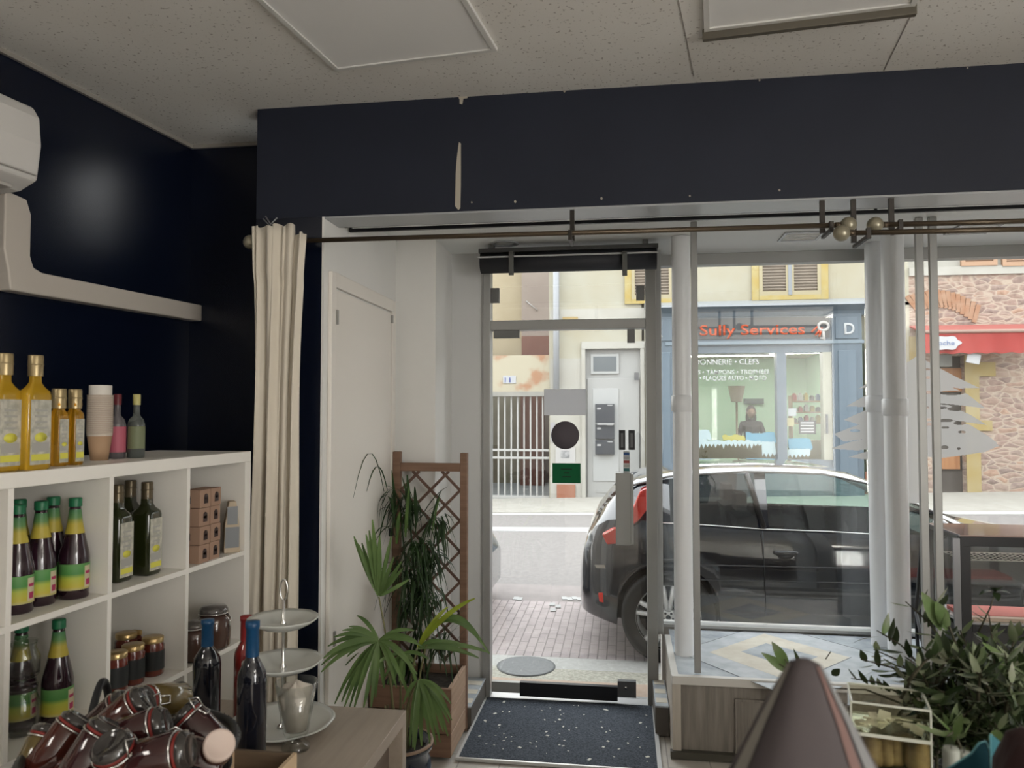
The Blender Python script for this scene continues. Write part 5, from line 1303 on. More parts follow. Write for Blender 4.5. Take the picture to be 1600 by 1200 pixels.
MB().prism([cp_(*q) for q in [(928, 886), (944, 886), (946, 892), (931, 891)]], YS + .075, YS + .2, 'xz').build('bumper_chrome_trim', chrome, car)  # small chrome piece on the rear bumper
dl = MB()
for pts in ([(1192, 830), (1195, 900), (1197, 960)],): dl.tube([Vector((cp_(*q)[0], YS - .0005, cp_(*q)[1])) for q in pts], .0028, 6)
dl.build('door_seam', black, car)
zz_ = [ip(ZB, .895), ip(ZT, .895)]
MB().tube([(.895, CY - .772, zz_[0] + .012), (.85, CY - .70, (zz_[0] + zz_[1]) / 2), (.81, CY - .645, zz_[1] - .055)], .035, 8, flat=.5).build('door_pillar', black, car)
MB().tube([Vector((cp_(u, v)[0], YS + .035, cp_(u, v)[1])) for u, v in ((1030, 818), (1093, 821), (1192, 828), (1300, 832), (1400, 838))], .004, 6).build('belt_trim', chrome, car)
MB().tube([Vector((.05, YS + .21, 1.10)), Vector((.3, YS + .195, 1.165)), Vector((.8, YS + .18, 1.205)), Vector((1.3, YS + .175, 1.195)), Vector((1.6, YS + .185, 1.13)), Vector((2.0, YS + .17, .95))], .008, 6).build('roof_trim', mat('roof_trim_grey', (.35, .34, .33), .3, metal=.5), car)
MB().tube([Vector((cp_(u, v)[0], YS - .022, cp_(u, v)[1])) for u, v in ((1210, 863), (1216, 864), (1240, 864), (1246, 863))], [.008, .012, .012, .008], 8, flat=1.4).build('door_handle', paint, car)
MB().ball((cp_(1228, 868)[0], YS + .006, cp_(1228, 868)[1]), .05, 16, (1, .35, .55)).build('handle_recess', mat('recess_dark', (.02, .022, .026), .3, coat=.8), car)
for v0 in (882, 905): MB().tube([Vector((cp_(1050, v0)[0], YS + .0005, cp_(1050, v0)[1])), Vector((cp_(1420, v0 + 8)[0], YS + .0005, cp_(1420, v0 + 8)[1]))], .0035, 6).build('side_crease', paint, car)
mp = Vector((1.93, CY - .86, .88)); MB().ball(mp, .09, 16, (.7, 1.0, .75)).tube([mp, mp + Vector((0, .12, -.06))], .02, 8).build('wing_mirror', paint, car)
MB().box(3.1, 3.4, CY - .66, CY - .42, .50, .60).build('headlight', mat('lamp_lens', (.6, .62, .62), .1, coat=1), car, bevel=.03, seg=3)
# a second parked car, only its front corner shows beside the door frame
grey_paint = mat('silver_grey_paint', (.25, .26, .26), .2, coat=1, metal=.4)
c2 = clone(car, (-4.50, .22, .0), label='silver-grey parked car, just its front end showing past the left door frame')
for ch in c2.children:
    if ch.name.startswith(('car_body', 'wing_mirror', 'door_handle', 'side_crease')):
        ch.material_slots[0].link = 'OBJECT'; ch.material_slots[0].material = grey_paint

# ================================================================ far side of the street
YF = 13.5
def E_(u, v, Y=YF): return aY(u, v, Y)
def er(b, u0, v0, u1, v1, y0, y1, Y=None, bottom=None):
    Y = Y or y0; vm, um = (v0 + v1) / 2, (u0 + u1) / 2
    b.box(E_(u0, vm, Y).x, E_(u1, vm, Y).x, y0, y1, bottom if bottom is not None else E_(um, v1, Y).z, E_(um, v0, Y).z); return b
def EB(u0, v0, u1, v1, y0, y1, nm, m, par=None, bev=0, bottom=None, Y=None): return er(MB(), u0, v0, u1, v1, y0, y1, Y, bottom).build(nm, m, par, bevel=bev)
cream_p = noisy('cream_plaster', (.66, .60, .44), (.74, .71, .58), 1.3, .9, .1, detail=9)
pale_p = noisy('pale_plaster', (.68, .65, .57), (.76, .74, .67), 2, .9, .1, detail=8)
peel = noisy('peeling_plaster', (.62, .34, .20), (.74, .67, .50), 2.2, .9, .3, .42, .52, detail=9)
beige = noisy('beige_render', (.60, .50, .33), (.66, .56, .39), 1.2, .9)
mauve = noisy('mauve_render', (.45, .37, .32), (.50, .42, .36), 1.2, .9)
redbr = noisy('red_brown_paint', (.24, .10, .075), (.30, .14, .10), 4, .7, vscale=(8, 1, 1))
# --- alley building and gate, left
al = thing('alley_wall', 'peeling plaster wall with a house number above the white gate', 'wall', (0, 0, 0))  # plaster wall above and beside the alley gate
xg0, xg1 = E_(700, 700).x, E_(858, 700).x
EB(600, 556, 858, 614, YF, YF + .3, 'wall_band', peel, al)
MB().box(-9, xg0, YF, YF + .3, -.2, E_(700, 556).z).build('side_wall', peel, al)
EB(760, 612, 858, 619, YF - .05, YF + .3, 'lintel', noisy('grey_lintel', (.45, .44, .40), (.55, .53, .48), 8, .9), al)
np_ = EB(786, 587, 806, 599, YF - .012, YF, 'number_plate', mat('plate_white', (.72, .74, .78), .4), al)
t = E_(790, 597, YF - .014); text('number', "11", .085, (E_(789, 597).x, YF - .0125, E_(789, 597.5).z), mat('plate_blue', (.02, .05, .42), .4), np_, .10, .003)
bb = thing('beige_building', 'plain beige building set back behind the alley', 'building', (0, 0, 0))
MB().box(-9, E_(815, 480, 16.5).x, 16.5, 17.2, -.2, 5.6).build('wall', beige, bb)
MB().box(E_(815, 480, 16.3).x, E_(875, 480, 16.3).x, 16.3, 17.2, -.2, 5.6).build('wall_bay', mauve, bb)
EB(815, 525, 858, 560, 16.1, 16.3, 'shutter', redbr, bb)
MB().tube([E_(822, 470, 16.28), E_(840, 485, 16.28)], .012, 6).build('cable', mat('cable_pale', (.6, .58, .55), .6), bb)
pa = thing('alley_passage', 'alley passage seen between the bars of the white gate', 'passage', (0, 0, 0))
MB().box(xg0 - .1, xg0, YF + .3, 16.3, -.2, 3.0).build('left_wall', noisy('olive_plaster', (.36, .33, .24), (.46, .43, .33), 3, .9), pa)
MB().box(E_(858, 700).x, E_(858, 700).x + .1, YF + .3, 16.3, -.2, 3.2).build('right_wall', redbr, pa)
EB(813, 618, 850, 735, 15.6, 15.7, 'brown_door', redbr, pa, bottom=0, Y=15.6)
EB(700, 618, 813, 740, 16.1, 16.2, 'end_wall', MATS['olive_plaster'], pa, bottom=0, Y=15.6)
MB().box(xg0, xg1, YF + .3, 16.3, .02, .12).build('alley_floor', noisy('alley_grey', (.36, .38, .38), (.42, .44, .44), 6, .8), pa)
gt_ = thing('metal_gate', 'white metal bar gate closing the alley across the street', 'gate', (0, 0, 0))
wg = mat('gate_white', (.74, .73, .70), .5); Yg = YF + .06
for i, u in enumerate([720, 730, 740, 750, 759, 769, 779, 789, 799, 809, 819, 829, 839, 848]):
    p, q = E_(u, 617, Yg), E_(u, 776, Yg); MB().box(p.x - .013, p.x + .013, Yg - .013, Yg + .013, q.z, p.z).build('gate_bar', wg, gt_)
for v in (618, 703, 715, 776):
    p, q = E_(710, v, Yg), E_(858, v, Yg); MB().box(p.x, q.x, Yg - .02, Yg + .02, E_(790, v, Yg).z - .02, E_(790, v, Yg).z + .02).build('gate_rail', wg, gt_)
# --- pillar with drainpipe and posters
hs = thing('cream_house', 'cream plastered house with a grey-white street door, yellow shutters and a drainpipe', 'building', (0, 0, 0))
x858, x1030, x1350, x1425 = E_(858, 600).x, E_(1030, 600).x, E_(1352, 600).x, E_(1423, 600).x
ztopw = 5.2; zc = E_(1200, 476).z
MB().box(x858, E_(912, 600).x, YF, YF + .4, -.1, 5.2).box(E_(912, 600).x, E_(1007, 600).x, YF, YF + .4, E_(960, 540).z, 5.2).box(E_(1003, 600).x, x1030, YF, YF + .4, -.1, 5.2).box(x1030, x1425, YF, YF + .4, zc - .05, 5.2).box(x1350, x1425, YF, YF + .4, -.1, zc).build('wall', [cream_p], hs)
MB().box(E_(860, 600).x, E_(1030, 600).x, YF - .07, YF, E_(940, 500).z, E_(940, 483).z).build('string_course', pale_p, hs)
MB().box(x858 + .02, E_(911, 600).x, YF - .03, YF, .0, E_(900, 560).z).build('pale_pier', pale_p, hs)
EB(870, 757, 899, 786, YF - .05, YF - .031, 'brick_patch', noisy('brick_orange', (.55, .22, .13), (.62, .30, .20), 5, .9), hs)
MB().tube([E_(869, 380, YF - .12), E_(869, 628, YF - .12)], .055, 10).build('drainpipe', mat('pipe_pale', (.55, .57, .60), .5), hs)
EB(879, 495, 903, 512 - 23 + 12, YF - .09, YF - .071, 'rust_stain_patch', mat('ochre_patch', (.62, .45, .20), .9), hs)
EB(860, 660, 867, 690, YF - .05, YF - .031, 'intercom_box', mat('box_pale', (.6, .58, .6), .5), hs)
tag(EB(868, 700, 899, 724, YF - .045, YF - .0305, 'wall_poster', mat('poster_white', (.78, .76, .74), .6)), 'white poster on the pier between the gate and the street door', 'poster')
# small grey blotch printed on the poster
P_ = bpy.data.objects['wall_poster']
EB(876, 704, 890, 716, YF - .047, YF - .0451, 'poster_print', noisy('poster_ink', (.25, .25, .26), (.7, .7, .7), 14, .6), P_)
# street door
MB().box(E_(909, 650).x, E_(915, 650).x, YF - .06, YF, 0, E_(960, 538).z).box(E_(1001, 650).x, E_(1007, 650).x, YF - .06, YF, 0, E_(960, 538).z).box(E_(909, 545).x, E_(1007, 545).x, YF - .07, YF + .0, E_(960, 545).z, E_(960, 534).z).build('door_surround', pale_p, hs)
sd = thing('street_door', 'grey-white panelled street door with a small transom window and letter boxes', 'door', (0, 0, 0)); wdr = mat('street_door_paint', (.64, .64, .62), .5)
EB(913, 543, 1003, 781, YF + .06, YF + .1, 'door_frame', wdr, sd)
EB(918, 591, 999, 779, YF + .03, YF + .06, 'door_leaf', wdr, sd, .005)
EB(926, 607, 967, 752, YF + .015, YF + .03, 'door_panel', mat('door_panel_paint', (.70, .71, .70), .5), sd, .008)
MB().box(E_(923, 568).x, E_(967, 568).x, YF + .02, YF + .06, E_(945, 584).z, E_(945, 553).z).build('transom_frame', MATS['door_panel_paint'], sd, bevel=.004)
EB(927, 557, 963, 580, YF + .012, YF + .02, 'transom_pane', mat('grey_pane', (.22, .25, .27), .15), sd)
EB(932, 765, 990, 770, YF + .02, YF + .03, 'kick_rail', wdr, sd)
for i, (v0, v1) in enumerate(((631, 661), (662, 686), (688, 710))):
    lb_ = EB(930, v0, 960, v1, YF - .08, YF + .02, 'letter_box', mat('anthracite', (.075, .085, .105), .4, metal=.2), None, .006)
    tag(lb_, ['grey letter box, topmost of the three on the street door', 'grey letter box, middle of the three on the street door', 'grey letter box, lowest of the three on the street door'][i], 'letter box', 'letter boxes on the street door')
    EB(933, v0 + 6, 939, v0 + 9, YF - .083, YF - .0802, 'name_tag', mat('tag_white', (.7, .7, .7), .5), lb_)
    EB(949, v0 + 1.5, 957, v0 + 3, YF - .083, YF - .0802, 'slot_label', MATS['tag_white'], lb_)
sp_ = MB(); p = E_(933, 660, YF - .1); q = E_(959, 664, YF - .1); tag(sp_.box(p.x, q.x, YF - .13, YF - .0835, q.z, q.z + .03).build('letter', MATS['tag_white']), 'white envelope sticking out of the letter boxes', 'letter')
EB(991, 582, 998, 594, YF - .075, YF - .061, 'door_bell', mat('bell_grey', (.18, .18, .19), .4), sd)
# shuttered windows upstairs
yel = noisy('yellow_frame', (.70, .52, .16), (.74, .62, .30), 4, .8); slat = noisy('shutter_slat', (.50, .42, .34), (.60, .50, .40), 5, .8)
sbar = mat('shutter_centre_grey', (.42, .45, .48), .5)
def shutter_window(label, u0, u1, v0, v1, centre=True):
    t = thing('shuttered_window', label, 'window', (0, 0, 0)); a, b_ = E_(u0, v1), E_(u1, v1 - 3); x0, x1, z0, z1 = a.x, b_.x, (a.z + b_.z) / 2, (a.z + b_.z) / 2 + 1.25
    fw = .12
    MB().box(x0 - fw, x0, YF - .04, YF, z0 - .08, z1).box(x1, x1 + fw, YF - .04, YF, z0 - .08, z1).box(x0, x1, YF - .05, YF, z0 - .08, z0).build('window_surround', yel, t)
    xm = (x0 + x1) / 2
    for (a_, b__) in ((x0, xm - .01), (xm + .01, x1)):
        f = MB(); w_ = .055; f.box(a_, a_ + w_, YF - .05, YF - .005, z0, z1).box(b__ - w_, b__, YF - .05, YF - .005, z0, z1).box(a_ + w_, b__ - w_, YF - .05, YF - .005, z0, z0 + .07)
        so = f.build('shutter', mat('shutter_frame', (.66, .57, .36), .7), t)
        s2 = MB(); z = z0 + .1
        while z < z1 - .02: s2.cbox(((a_ + b__) / 2, YF - .028, z), (b__ - a_ - 2 * w_, .035, .010), M=Matrix.Rotation(R(-38), 4, 'X')); z += .05
        s2.box(a_ + w_, b__ - w_, YF - .009, YF - .004, z0 + .07, z1); s2.build('slats', slat, so)
    MB().box(xm - .03, xm + .03, YF - .06, YF - .045, z0, z1).build('centre_bar', sbar, t)
shutter_window('yellow-framed window with closed louvred shutters above the shop sign', 1186, 1282, 0, 463)
shutter_window('yellow-framed window with closed louvred shutters above the door frame, left of the shop sign', 987, 1050, 0, 469)
# --- locksmith shop
bl1 = noisy('shopfront_blue_grey', (.17, .225, .28), (.19, .25, .305), 3, .45); bl2 = mat('shopfront_light_line', (.30, .38, .44), .45); blk = mat('sign_dark_panel', (.085, .09, .095), .5)
shp = thing('shopfront', 'blue-grey wooden shopfront of the key shop across the street', 'shop front', (0, 0, 0)); ys = YF - .22
X_ = lambda u: E_(u, 600, ys).x
Z_ = lambda v, u=1200: E_(u, v, ys).z
zs0, zs1 = Z_(530), Z_(492)
MB().box(X_(1018), X_(1345), ys, YF, Z_(540), Z_(480)).build('fascia', bl1, shp, bevel=.006)
MB().box(X_(1012), X_(1362), ys - .18, YF, Z_(481), Z_(477)).prism([(ys - .18, Z_(481)), (YF, Z_(481)), (YF, Z_(494)), (ys - .02, Z_(494)), (ys - .06, Z_(488))], X_(1014), X_(1358), 'yz').build('cornice', bl1, shp)
zn = MB(); zn.prism([(ys - .21, Z_(477)), (YF, Z_(466)), (YF, Z_(478)), (ys - .21, Z_(480))], X_(1008), X_(1366), 'yz').build('zinc_flashing', mat('zinc', (.58, .62, .66), .4, metal=.2), shp)
MB().box(X_(1060), X_(1297), ys - .02, ys, Z_(529), Z_(496)).build('sign_panel', blk, shp)
text('shop_name', 'Sully Services', Z_(507) - Z_(529), (X_(1094), ys - .0205, Z_(529, 1175)), mat('sign_orange', (.85, .12, .025), .5), shp, X_(1258) - X_(1094), .012, bold=.012)
# key figure on the sign
kf = MB(); kx = X_(1287); kz = Z_(510, 1287)
kf.tube([(kx + .08 * math.cos(a * R(30)), ys - .03, kz + .07 * math.sin(a * R(30))) for a in range(12)], .025, 6, closed=True).tube([(kx, ys - .03, kz - .06), (kx + .01, ys - .03, kz - .25)], .022, 6).tube([(kx, ys - .03, kz - .2), (kx - .05, ys - .03, kz - .2)], .015, 6)
kf.build('key_emblem', mat('sign_white', (.8, .78, .75), .5), shp)
kf = MB(); 
for a, b_ in (((1268, 519), (1280, 508)), ((1280, 526), (1284, 512)), ((1274, 524), (1282, 514))): kf.tube([E_(*a, ys - .03), E_(*b_, ys - .03)], .018, 6)
kf.build('emblem_strokes', MATS['sign_orange'], shp)
MB().box(X_(1040), X_(1350), ys - .05, YF, Z_(538), Z_(533)).build('moulding', bl2, shp)
zg = .08
def pil(u0, u1, ztop_, nm='pilaster'):
    o = MB().box(X_(u0), X_(u1), ys - .03, YF, zg, Z_(ztop_)).build(nm, bl1, shp)
    w_ = X_(u1) - X_(u0)
    MB().box(X_(u0) + w_ * .2, X_(u1) - w_ * .2, ys - .045, ys - .03, zg + .35, Z_(549)).build('pilaster_panel', mat('shopfront_panel_blue', (.20, .27, .335), .45), o, bevel=.008)
    MB().box(X_(u0) + w_ * .12, X_(u1) - w_ * .12, ys - .05, ys - .03, Z_(531), Z_(497)).build('letter_panel', bl1, o, bevel=.006)
pil(1300, 1347, 492); pil(1016, 1055, 492)
lw = mat('letter_white', (.85, .87, .88), .5)
text('letter_D', 'D', .19, (X_(1319), ys - .0505, Z_(523, 1325)), lw, shp, .16, .012, bold=.02).name = 'sign_letter'
text('letter_R', 'R', .19, (X_(1021), ys - .0505, Z_(527, 1026)), lw, shp, .16, .012, bold=.02).name = 'sign_letter'
MB().box(X_(1055), X_(1300), ys + .02, YF, Z_(551), Z_(538)).box(X_(1055), X_(1300), ys + .02, YF, zg, Z_(718)).box(X_(1214), X_(1229), ys - .0, YF, Z_(718), Z_(551)).box(X_(1055), X_(1072), ys + .02, YF, Z_(718), Z_(551)).build('window_surround', bl1, shp)
MB().box(X_(1286), X_(1300), ys + .0, YF - .02, Z_(718), Z_(551)).build('door_stile', mat('pale_cream_stile', (.52, .52, .42), .5), shp)
MB().box(X_(1289), X_(1292), ys - .05, ys + .0, Z_(677), Z_(647)).build('door_handle', mat('handle_grey', (.2, .22, .25), .3, metal=.5), shp)
MB().box(X_(1072), X_(1300), ys + .08, ys + .088, Z_(718), Z_(551)).build('shop_glass', thin_glass, shp)
yt_ = ys + .074
def gt(body_, u0, u1, v0, v1, nm='window_lettering', m=lw): return text(nm, body_, Z_(v0) - Z_(v1), (E_(u0, 560, yt_).x, yt_, E_((u0 + u1) / 2, v1, yt_).z), m, shp, E_(u1, 560, yt_).x - E_(u0, 560, yt_).x, .003, bold=.01)
gt('CORDONNERIE • CLEFS', 1060, 1186, 561, 570); gt('RIES • TAMPONS • TROPHÉES', 1078, 1202, 576, 585); gt('ES • PLAQUES AUTO • MOTO', 1082, 1197, 587, 596)
# snow-like painted border and plain shapes on the glass
sn = mat('painted_snow', (.62, .80, .84), .6); cy_ = mat('painted_blue', (.16, .45, .62), .6); sy_ = mat('painted_yellow', (.62, .58, .12), .6)
def band(u0, u1, vt, vb, drip, m, nm, yy, step=5):
    pts = []; u = u0
    while u <= u1: pts.append((u, vt + rnd.uniform(-1.5, 1.5))); u += step
    r_ = []; u = u1; k = 0
    while u >= u0: r_.append((u, vb + (rnd.uniform(3, drip) if k % 2 else 0))); u -= step / 1.6; k += 1
    pp = pts + r_; MB().prism([(E_(a_, b_, yy).x, E_(a_, b_, yy).z) for a_, b_ in pp], yy, yy + .003, 'xz').build(nm, m, shp)
band(1088, 1190, 688, 693, 9, sn, 'painted_snow_border', yt_ - .004)
band(1128, 1165, 680, 687, 2, sy_, 'painted_yellow_patch', yt_ - .001)
band(1190, 1213, 690, 708, 8, sn, 'painted_snow_border', yt_ - .004); band(1231, 1266, 702, 710, 6, sn, 'painted_snow_border', yt_ - .004)
band(1165, 1213, 676, 690, 4, cy_, 'painted_blue_patch', yt_ - .001); band(1231, 1270, 686, 700, 5, cy_, 'painted_blue_patch', yt_ - .001); band(1088, 1112, 672, 686, 3, sn, 'painted_snow_patch', yt_ - .001)
# stickers on the shop door
for (u0, v0, u1, v1, cc, nm) in ((1231, 638, 1244, 650, (.62, .68, .70), 'round'), (1229, 653, 1241, 666, (.66, .62, .34), 'yellow')):
    tag(EB(u0, v0, u1, v1, yt_ - .001, yt_ + .003, 'shop_sticker', mat('st_' + nm, cc, .5)), 'small pale round sticker on the key shop door' if nm == 'round' else 'small pale yellow notice on the key shop door', 'sticker')
so = EB(1248, 657, 1275, 678, yt_ - .001, yt_ + .003, 'opening_hours_notice', mat('notice_dark', (.05, .055, .06), .5)); tag(so, 'dark notice with white lines on the key shop door', 'notice')
for k in range(4): EB(1251, 659.5 + 4.6 * k, 1272, 661.5 + 4.6 * k, yt_ - .003, yt_ - .0012, 'notice_line', lw, so)
# shop room
room = thing('shop_interior', 'green-walled interior of the key shop behind its window', 'shop interior', (0, 0, 0)); gw = _mat('mint_wall', (.46, .62, .47), .8)
rx0, rx1, ry1 = X_(1040), X_(1345), YF + 3.6; zc_ = Z_(545)
MB().box(rx0, rx1, ry1, ry1 + .1, .05, zc_ + .1).box(rx0 - .1, rx0, YF + .02, ry1, .05, zc_ + .1).box(rx1, rx1 + .1, YF + .02, ry1, .05, zc_ + .1).build('room_wall', gw, room)
MB().box(rx0 - .1, rx1 + .1, YF + .4, ry1 + .1, zc_ + .1, zc_ + .2).build('room_ceiling', _mat('room_ceiling_tan', (.52, .47, .36), .8), room)
MB().box(rx0 - .1, rx1 + .1, YF, ry1 + .1, -.02, .05).build('room_floor', mat('room_floor_brown', (.25, .2, .14), .7), room)
MB().box(X_(1075), X_(1240), YF + 1.2, YF + 1.7, .05, 1.0).build('shop_counter', mat('counter_olive', (.23, .20, .10), .7), room)
MB().box(X_(1260), rx1 - .05, YF + .9, YF + 1.3, .05, 1.1).build('display_rack', mat('rack_olive', (.25, .22, .08), .7), room)
for k, (xx, yy) in enumerate([(X_(1120), YF + .9), (X_(1120), YF + 2.0), (X_(1215), YF + .9), (X_(1215), YF + 2.0), (X_(1290), YF + 1.4)]):
    t = thing('tube_light', 'bright fluorescent tube light on the key shop ceiling', 'ceiling light', (xx, yy, zc_ + .1), 0, 'tube lights in the key shop')
    MB().box(-.6, .6, -.07, .07, -.05, 0).build('housing', mat('housing_white', (.8, .8, .8), .5), t); MB().box(-.58, .58, -.055, .055, -.06, -.05).build('tube', mat('tube_glow', (.9, .9, .9), .5, emis=(1, 1, .97), es=32), t)
goods = [((.42, .05, .04), 'red'), ((.45, .36, .05), 'yellow'), ((.04, .10, .22), 'blue'), ((.5, .5, .46), 'white'), ((.03, .03, .035), 'black')]
gr = thing('goods_rack', 'brown rack of small goods inside the key shop, right of the glazing bar', 'rack', (0, 0, 0)); yy = YF + 1.9
gx0, gx1 = E_(1236, 640, yy).x, E_(1303, 640, yy).x
MB().box(gx0 - .02, gx0, yy - .14, yy + .14, .05, E_(1265, 618, yy).z).box(gx1, gx1 + .02, yy - .14, yy + .14, .05, E_(1265, 618, yy).z).build('upright', mat('shelf_brown', (.35, .22, .12), .7), gr)
for r_, v in enumerate((626, 643, 660)):
    zb_s = E_(1265, v, yy).z; MB().box(gx0, gx1, yy - .14, yy + .14, zb_s - .03, zb_s).build('shelf_board', MATS['shelf_brown'], gr)
    for k in range(7):
        cc, nn = goods[(k * 3 + r_ * 2) % 5]; x = gx0 + .02 + (gx1 - gx0 - .1) * k / 6.3; h_ = rnd.uniform(.07, .15)
        tag(MB().box(x, x + .07, yy - .08, yy + .04, zb_s, zb_s + h_ * .8).box(x + .015, x + .055, yy - .06, yy + .02, zb_s + h_ * .8, zb_s + h_).build('boxed_goods', mat('goods_' + nn, cc, .6)), 'small %s boxed item on the goods rack in the key shop' % nn, 'shop goods', '%s goods on the key shop rack' % nn)
tag(MB().box(E_(1162, 625, ry1).x, E_(1192, 625, ry1).x, ry1 - .12, ry1 - .0, E_(1177, 631, ry1).z, E_(1177, 623, ry1).z).build('wall_shelf', mat('shelf_slate', (.20, .26, .26), .6)), 'short dark shelf on the green back wall of the key shop', 'shelf')
p = E_(1151, 630, YF + 1.45)
t = thing('table_lamp', 'lamp with a tan shade standing on the key shop counter', 'lamp', (p.x, YF + 1.45, 1.0)); dz_ = E_(1151, 628, YF + 1.45).z - 1.0
MB().lathe([(0, 0), (.12, 0), (.1, .03), (.02, .05), (.02, dz_ + .05)], n=16).build('base', mat('lamp_base', (.35, .28, .20), .6), t); MB().lathe([(.10, dz_), (.16, dz_ + .3)], n=20).build('lamp_shade', mat('lamp_shade_tan', (.40, .34, .26), .8), t)
# shop keeper, seated behind the counter
kp = E_(1178, 700, YF + 2.0); ks = bpy.data.meshes.new('body'); 
J_ = [((0, 0, .86), .16), ((0, 0, 1.02), .15), ((0, 0, 1.22), .17), ((0, 0, 1.36), .14), ((0, 0, 1.44), .06), ((0, -.02, 1.50), .055), ((.17, 0, 1.37), .075), ((.24, -.04, 1.15), .055), ((.20, -.26, 1.05), .042), ((.16, -.36, 1.04), .03), ((-.17, 0, 1.37), .075), ((-.24, -.04, 1.15), .055), ((-.20, -.26, 1.05), .042), ((-.16, -.36, 1.04), .03), ((.1, -.1, .80), .12), ((.12, -.42, .62), .09), ((.12, -.44, .30), .06), ((.12, -.44, .10), .045), ((-.1, -.1, .80), .12), ((-.12, -.42, .62), .09), ((-.12, -.44, .30), .06), ((-.12, -.44, .10), .045)]
Eg = [(0, 1), (1, 2), (2, 3), (3, 4), (4, 5), (3, 6), (6, 7), (7, 8), (8, 9), (3, 10), (10, 11), (11, 12), (12, 13), (0, 14), (14, 15), (15, 16), (16, 17), (0, 18), (18, 19), (19, 20), (20, 21)]
ks.from_pydata([j[0] for j in J_], Eg, []); 
per = thing('person', 'person with dark hair in a dark top seated inside the key shop, facing the street', 'person', (kp.x, YF + 2.3, .0))
bo = bpy.data.objects.new('clothed_body', ks); C.objects.link(bo); bo.parent = per; bo.data.materials.append(mat('dark_clothes', (.03, .03, .035), .8))
sk = bo.modifiers.new('skin', 'SKIN'); bo.modifiers.new('subd', 'SUBSURF').levels = 1; bo.modifiers['subd'].render_levels = 1
lay_ = ks.skin_vertices[0] if len(ks.skin_vertices) else None
if lay_ is None:
    bm3 = bmesh.new(); bm3.from_mesh(ks); bm3.verts.layers.skin.verify(); bm3.to_mesh(ks); bm3.free(); lay_ = ks.skin_vertices[0]
for i, j in enumerate(J_): lay_.data[i].radius = (j[1], j[1]); lay_.data[i].use_root = (i == 0)
skin = mat('skin_tone', (.42, .26, .19), .6)
MB().ball((0, -.03, 1.60), .095, 16, (.85, .95, 1.18)).ball((0, -.125, 1.59), .016, 8).ball((.034, -.108, 1.62), .010, 8).ball((-.034, -.108, 1.62), .010, 8).ball((0, -.11, 1.545), .016, 8, (1.4, .5, .4)).ball((.085, -.02, 1.60), .02, 8).ball((-.085, -.02, 1.60), .02, 8).build('head', skin, per)
MB().ball((0, .005, 1.63), .108, 16, (.9, .95, 1.15)).ball((.07, .01, 1.50), .05, 12, (.7, .8, 2)).ball((-.07, .01, 1.50), .05, 12, (.7, .8, 2)).build('hair', mat('dark_hair', (.03, .018, .014), .6), per)
for s_ in (1, -1):
    hb_ = MB(); hb_.ball((s_ * .15, -.40, 1.035), .035, 10, (.8, 1.1, .5))
    for k in range(4): hb_.tube([(s_ * .15 + (k - 1.5) * .016, -.425, 1.04), (s_ * .15 + (k - 1.5) * .018, -.455, 1.035), (s_ * .15 + (k - 1.5) * .018, -.475 - .005 * (k in (1, 2)), 1.022)], [.008, .0075, .006], 6)
    hb_.tube([(s_ * .12, -.39, 1.035), (s_ * .10, -.42, 1.03)], [.009, .007], 6); hb_.build('hand', skin, per)
tag(MB().box(kp.x - .22, kp.x + .22, YF + 2.1, YF + 2.5, .66, .70).box(kp.x - .02, kp.x + .02, YF + 2.3, YF + 2.34, .05, .66).box(kp.x - .2, kp.x + .2, YF + 2.3, YF + 2.34, .05, .09).box(kp.x - .02, kp.x + .02, YF + 2.1, YF + 2.5, .05, .09).build('stool', mat('stool_grey', (.1, .1, .1), .6)), 'grey stool under the seated person in the key shop', 'stool')

# --- stone house, right
sb_ = thing('stone_house', 'reddish rubble stone house with a yellow-framed doorway at the right', 'building', (0, 0, 0))
m = mat('rubble_stone', (.4, .25, .2), .9); n_, l_, b_ = nodes(m)
v = coord(m, (4.6, 1, 12.0)); nz = noise(m, coord(m), 3, 3); ad = n_.new('ShaderNodeMixRGB') if False else None
vm_ = n_.new('ShaderNodeVectorMath'); vm_.operation = 'ADD'; sc_ = n_.new('ShaderNodeVectorMath'); sc_.operation = 'SCALE'; sc_.inputs['Scale'].default_value = 1.5
nn_ = n_.new('ShaderNodeTexNoise'); nn_.inputs['Scale'].default_value = 2.5; l_.new(coord(m), nn_.inputs[0]); l_.new(nn_.outputs['Color'], sc_.inputs[0]); l_.new(v, vm_.inputs[0]); l_.new(sc_.outputs[0], vm_.inputs[1])
v1_ = n_.new('ShaderNodeTexVoronoi'); v1_.feature = 'F1'; l_.new(vm_.outputs[0], v1_.inputs[0]); v1_.inputs['Scale'].default_value = 1.0
v2_ = n_.new('ShaderNodeTexVoronoi'); v2_.feature = 'DISTANCE_TO_EDGE'; l_.new(vm_.outputs[0], v2_.inputs[0]); v2_.inputs['Scale'].default_value = 1.0
sep = n_.new('ShaderNodeSeparateColor'); l_.new(v1_.outputs['Color'], sep.inputs[0])
stone = ramp(m, sep.outputs[0], [(0, (.11, .08, .075)), (.3, (.24, .155, .125)), (.55, (.30, .22, .165)), (.8, (.17, .13, .12)), (1, (.34, .19, .11))])
fine = noise(m, coord(m), 14, 5); stone = mixc(m, .5, stone, ramp(m, fine, [(.3, (.14, .10, .085)), (.7, (.38, .29, .24))]))
ed = ramp(m, v2_.outputs['Distance'], [(0.0, (1, 1, 1)), (.02, (1, 1, 1)), (.09, (0, 0, 0))])
setcol(m, mixc(m, ed, stone, (.33, .27, .215))); bump(m, v2_.outputs['Distance'], .6, .04)
xs0 = x1425 - .0; xd0, xd1 = E_(1463, 650).x, E_(1508, 650).x
zu_ = E_(1500, 428).z; zdt = E_(1485, 556).z
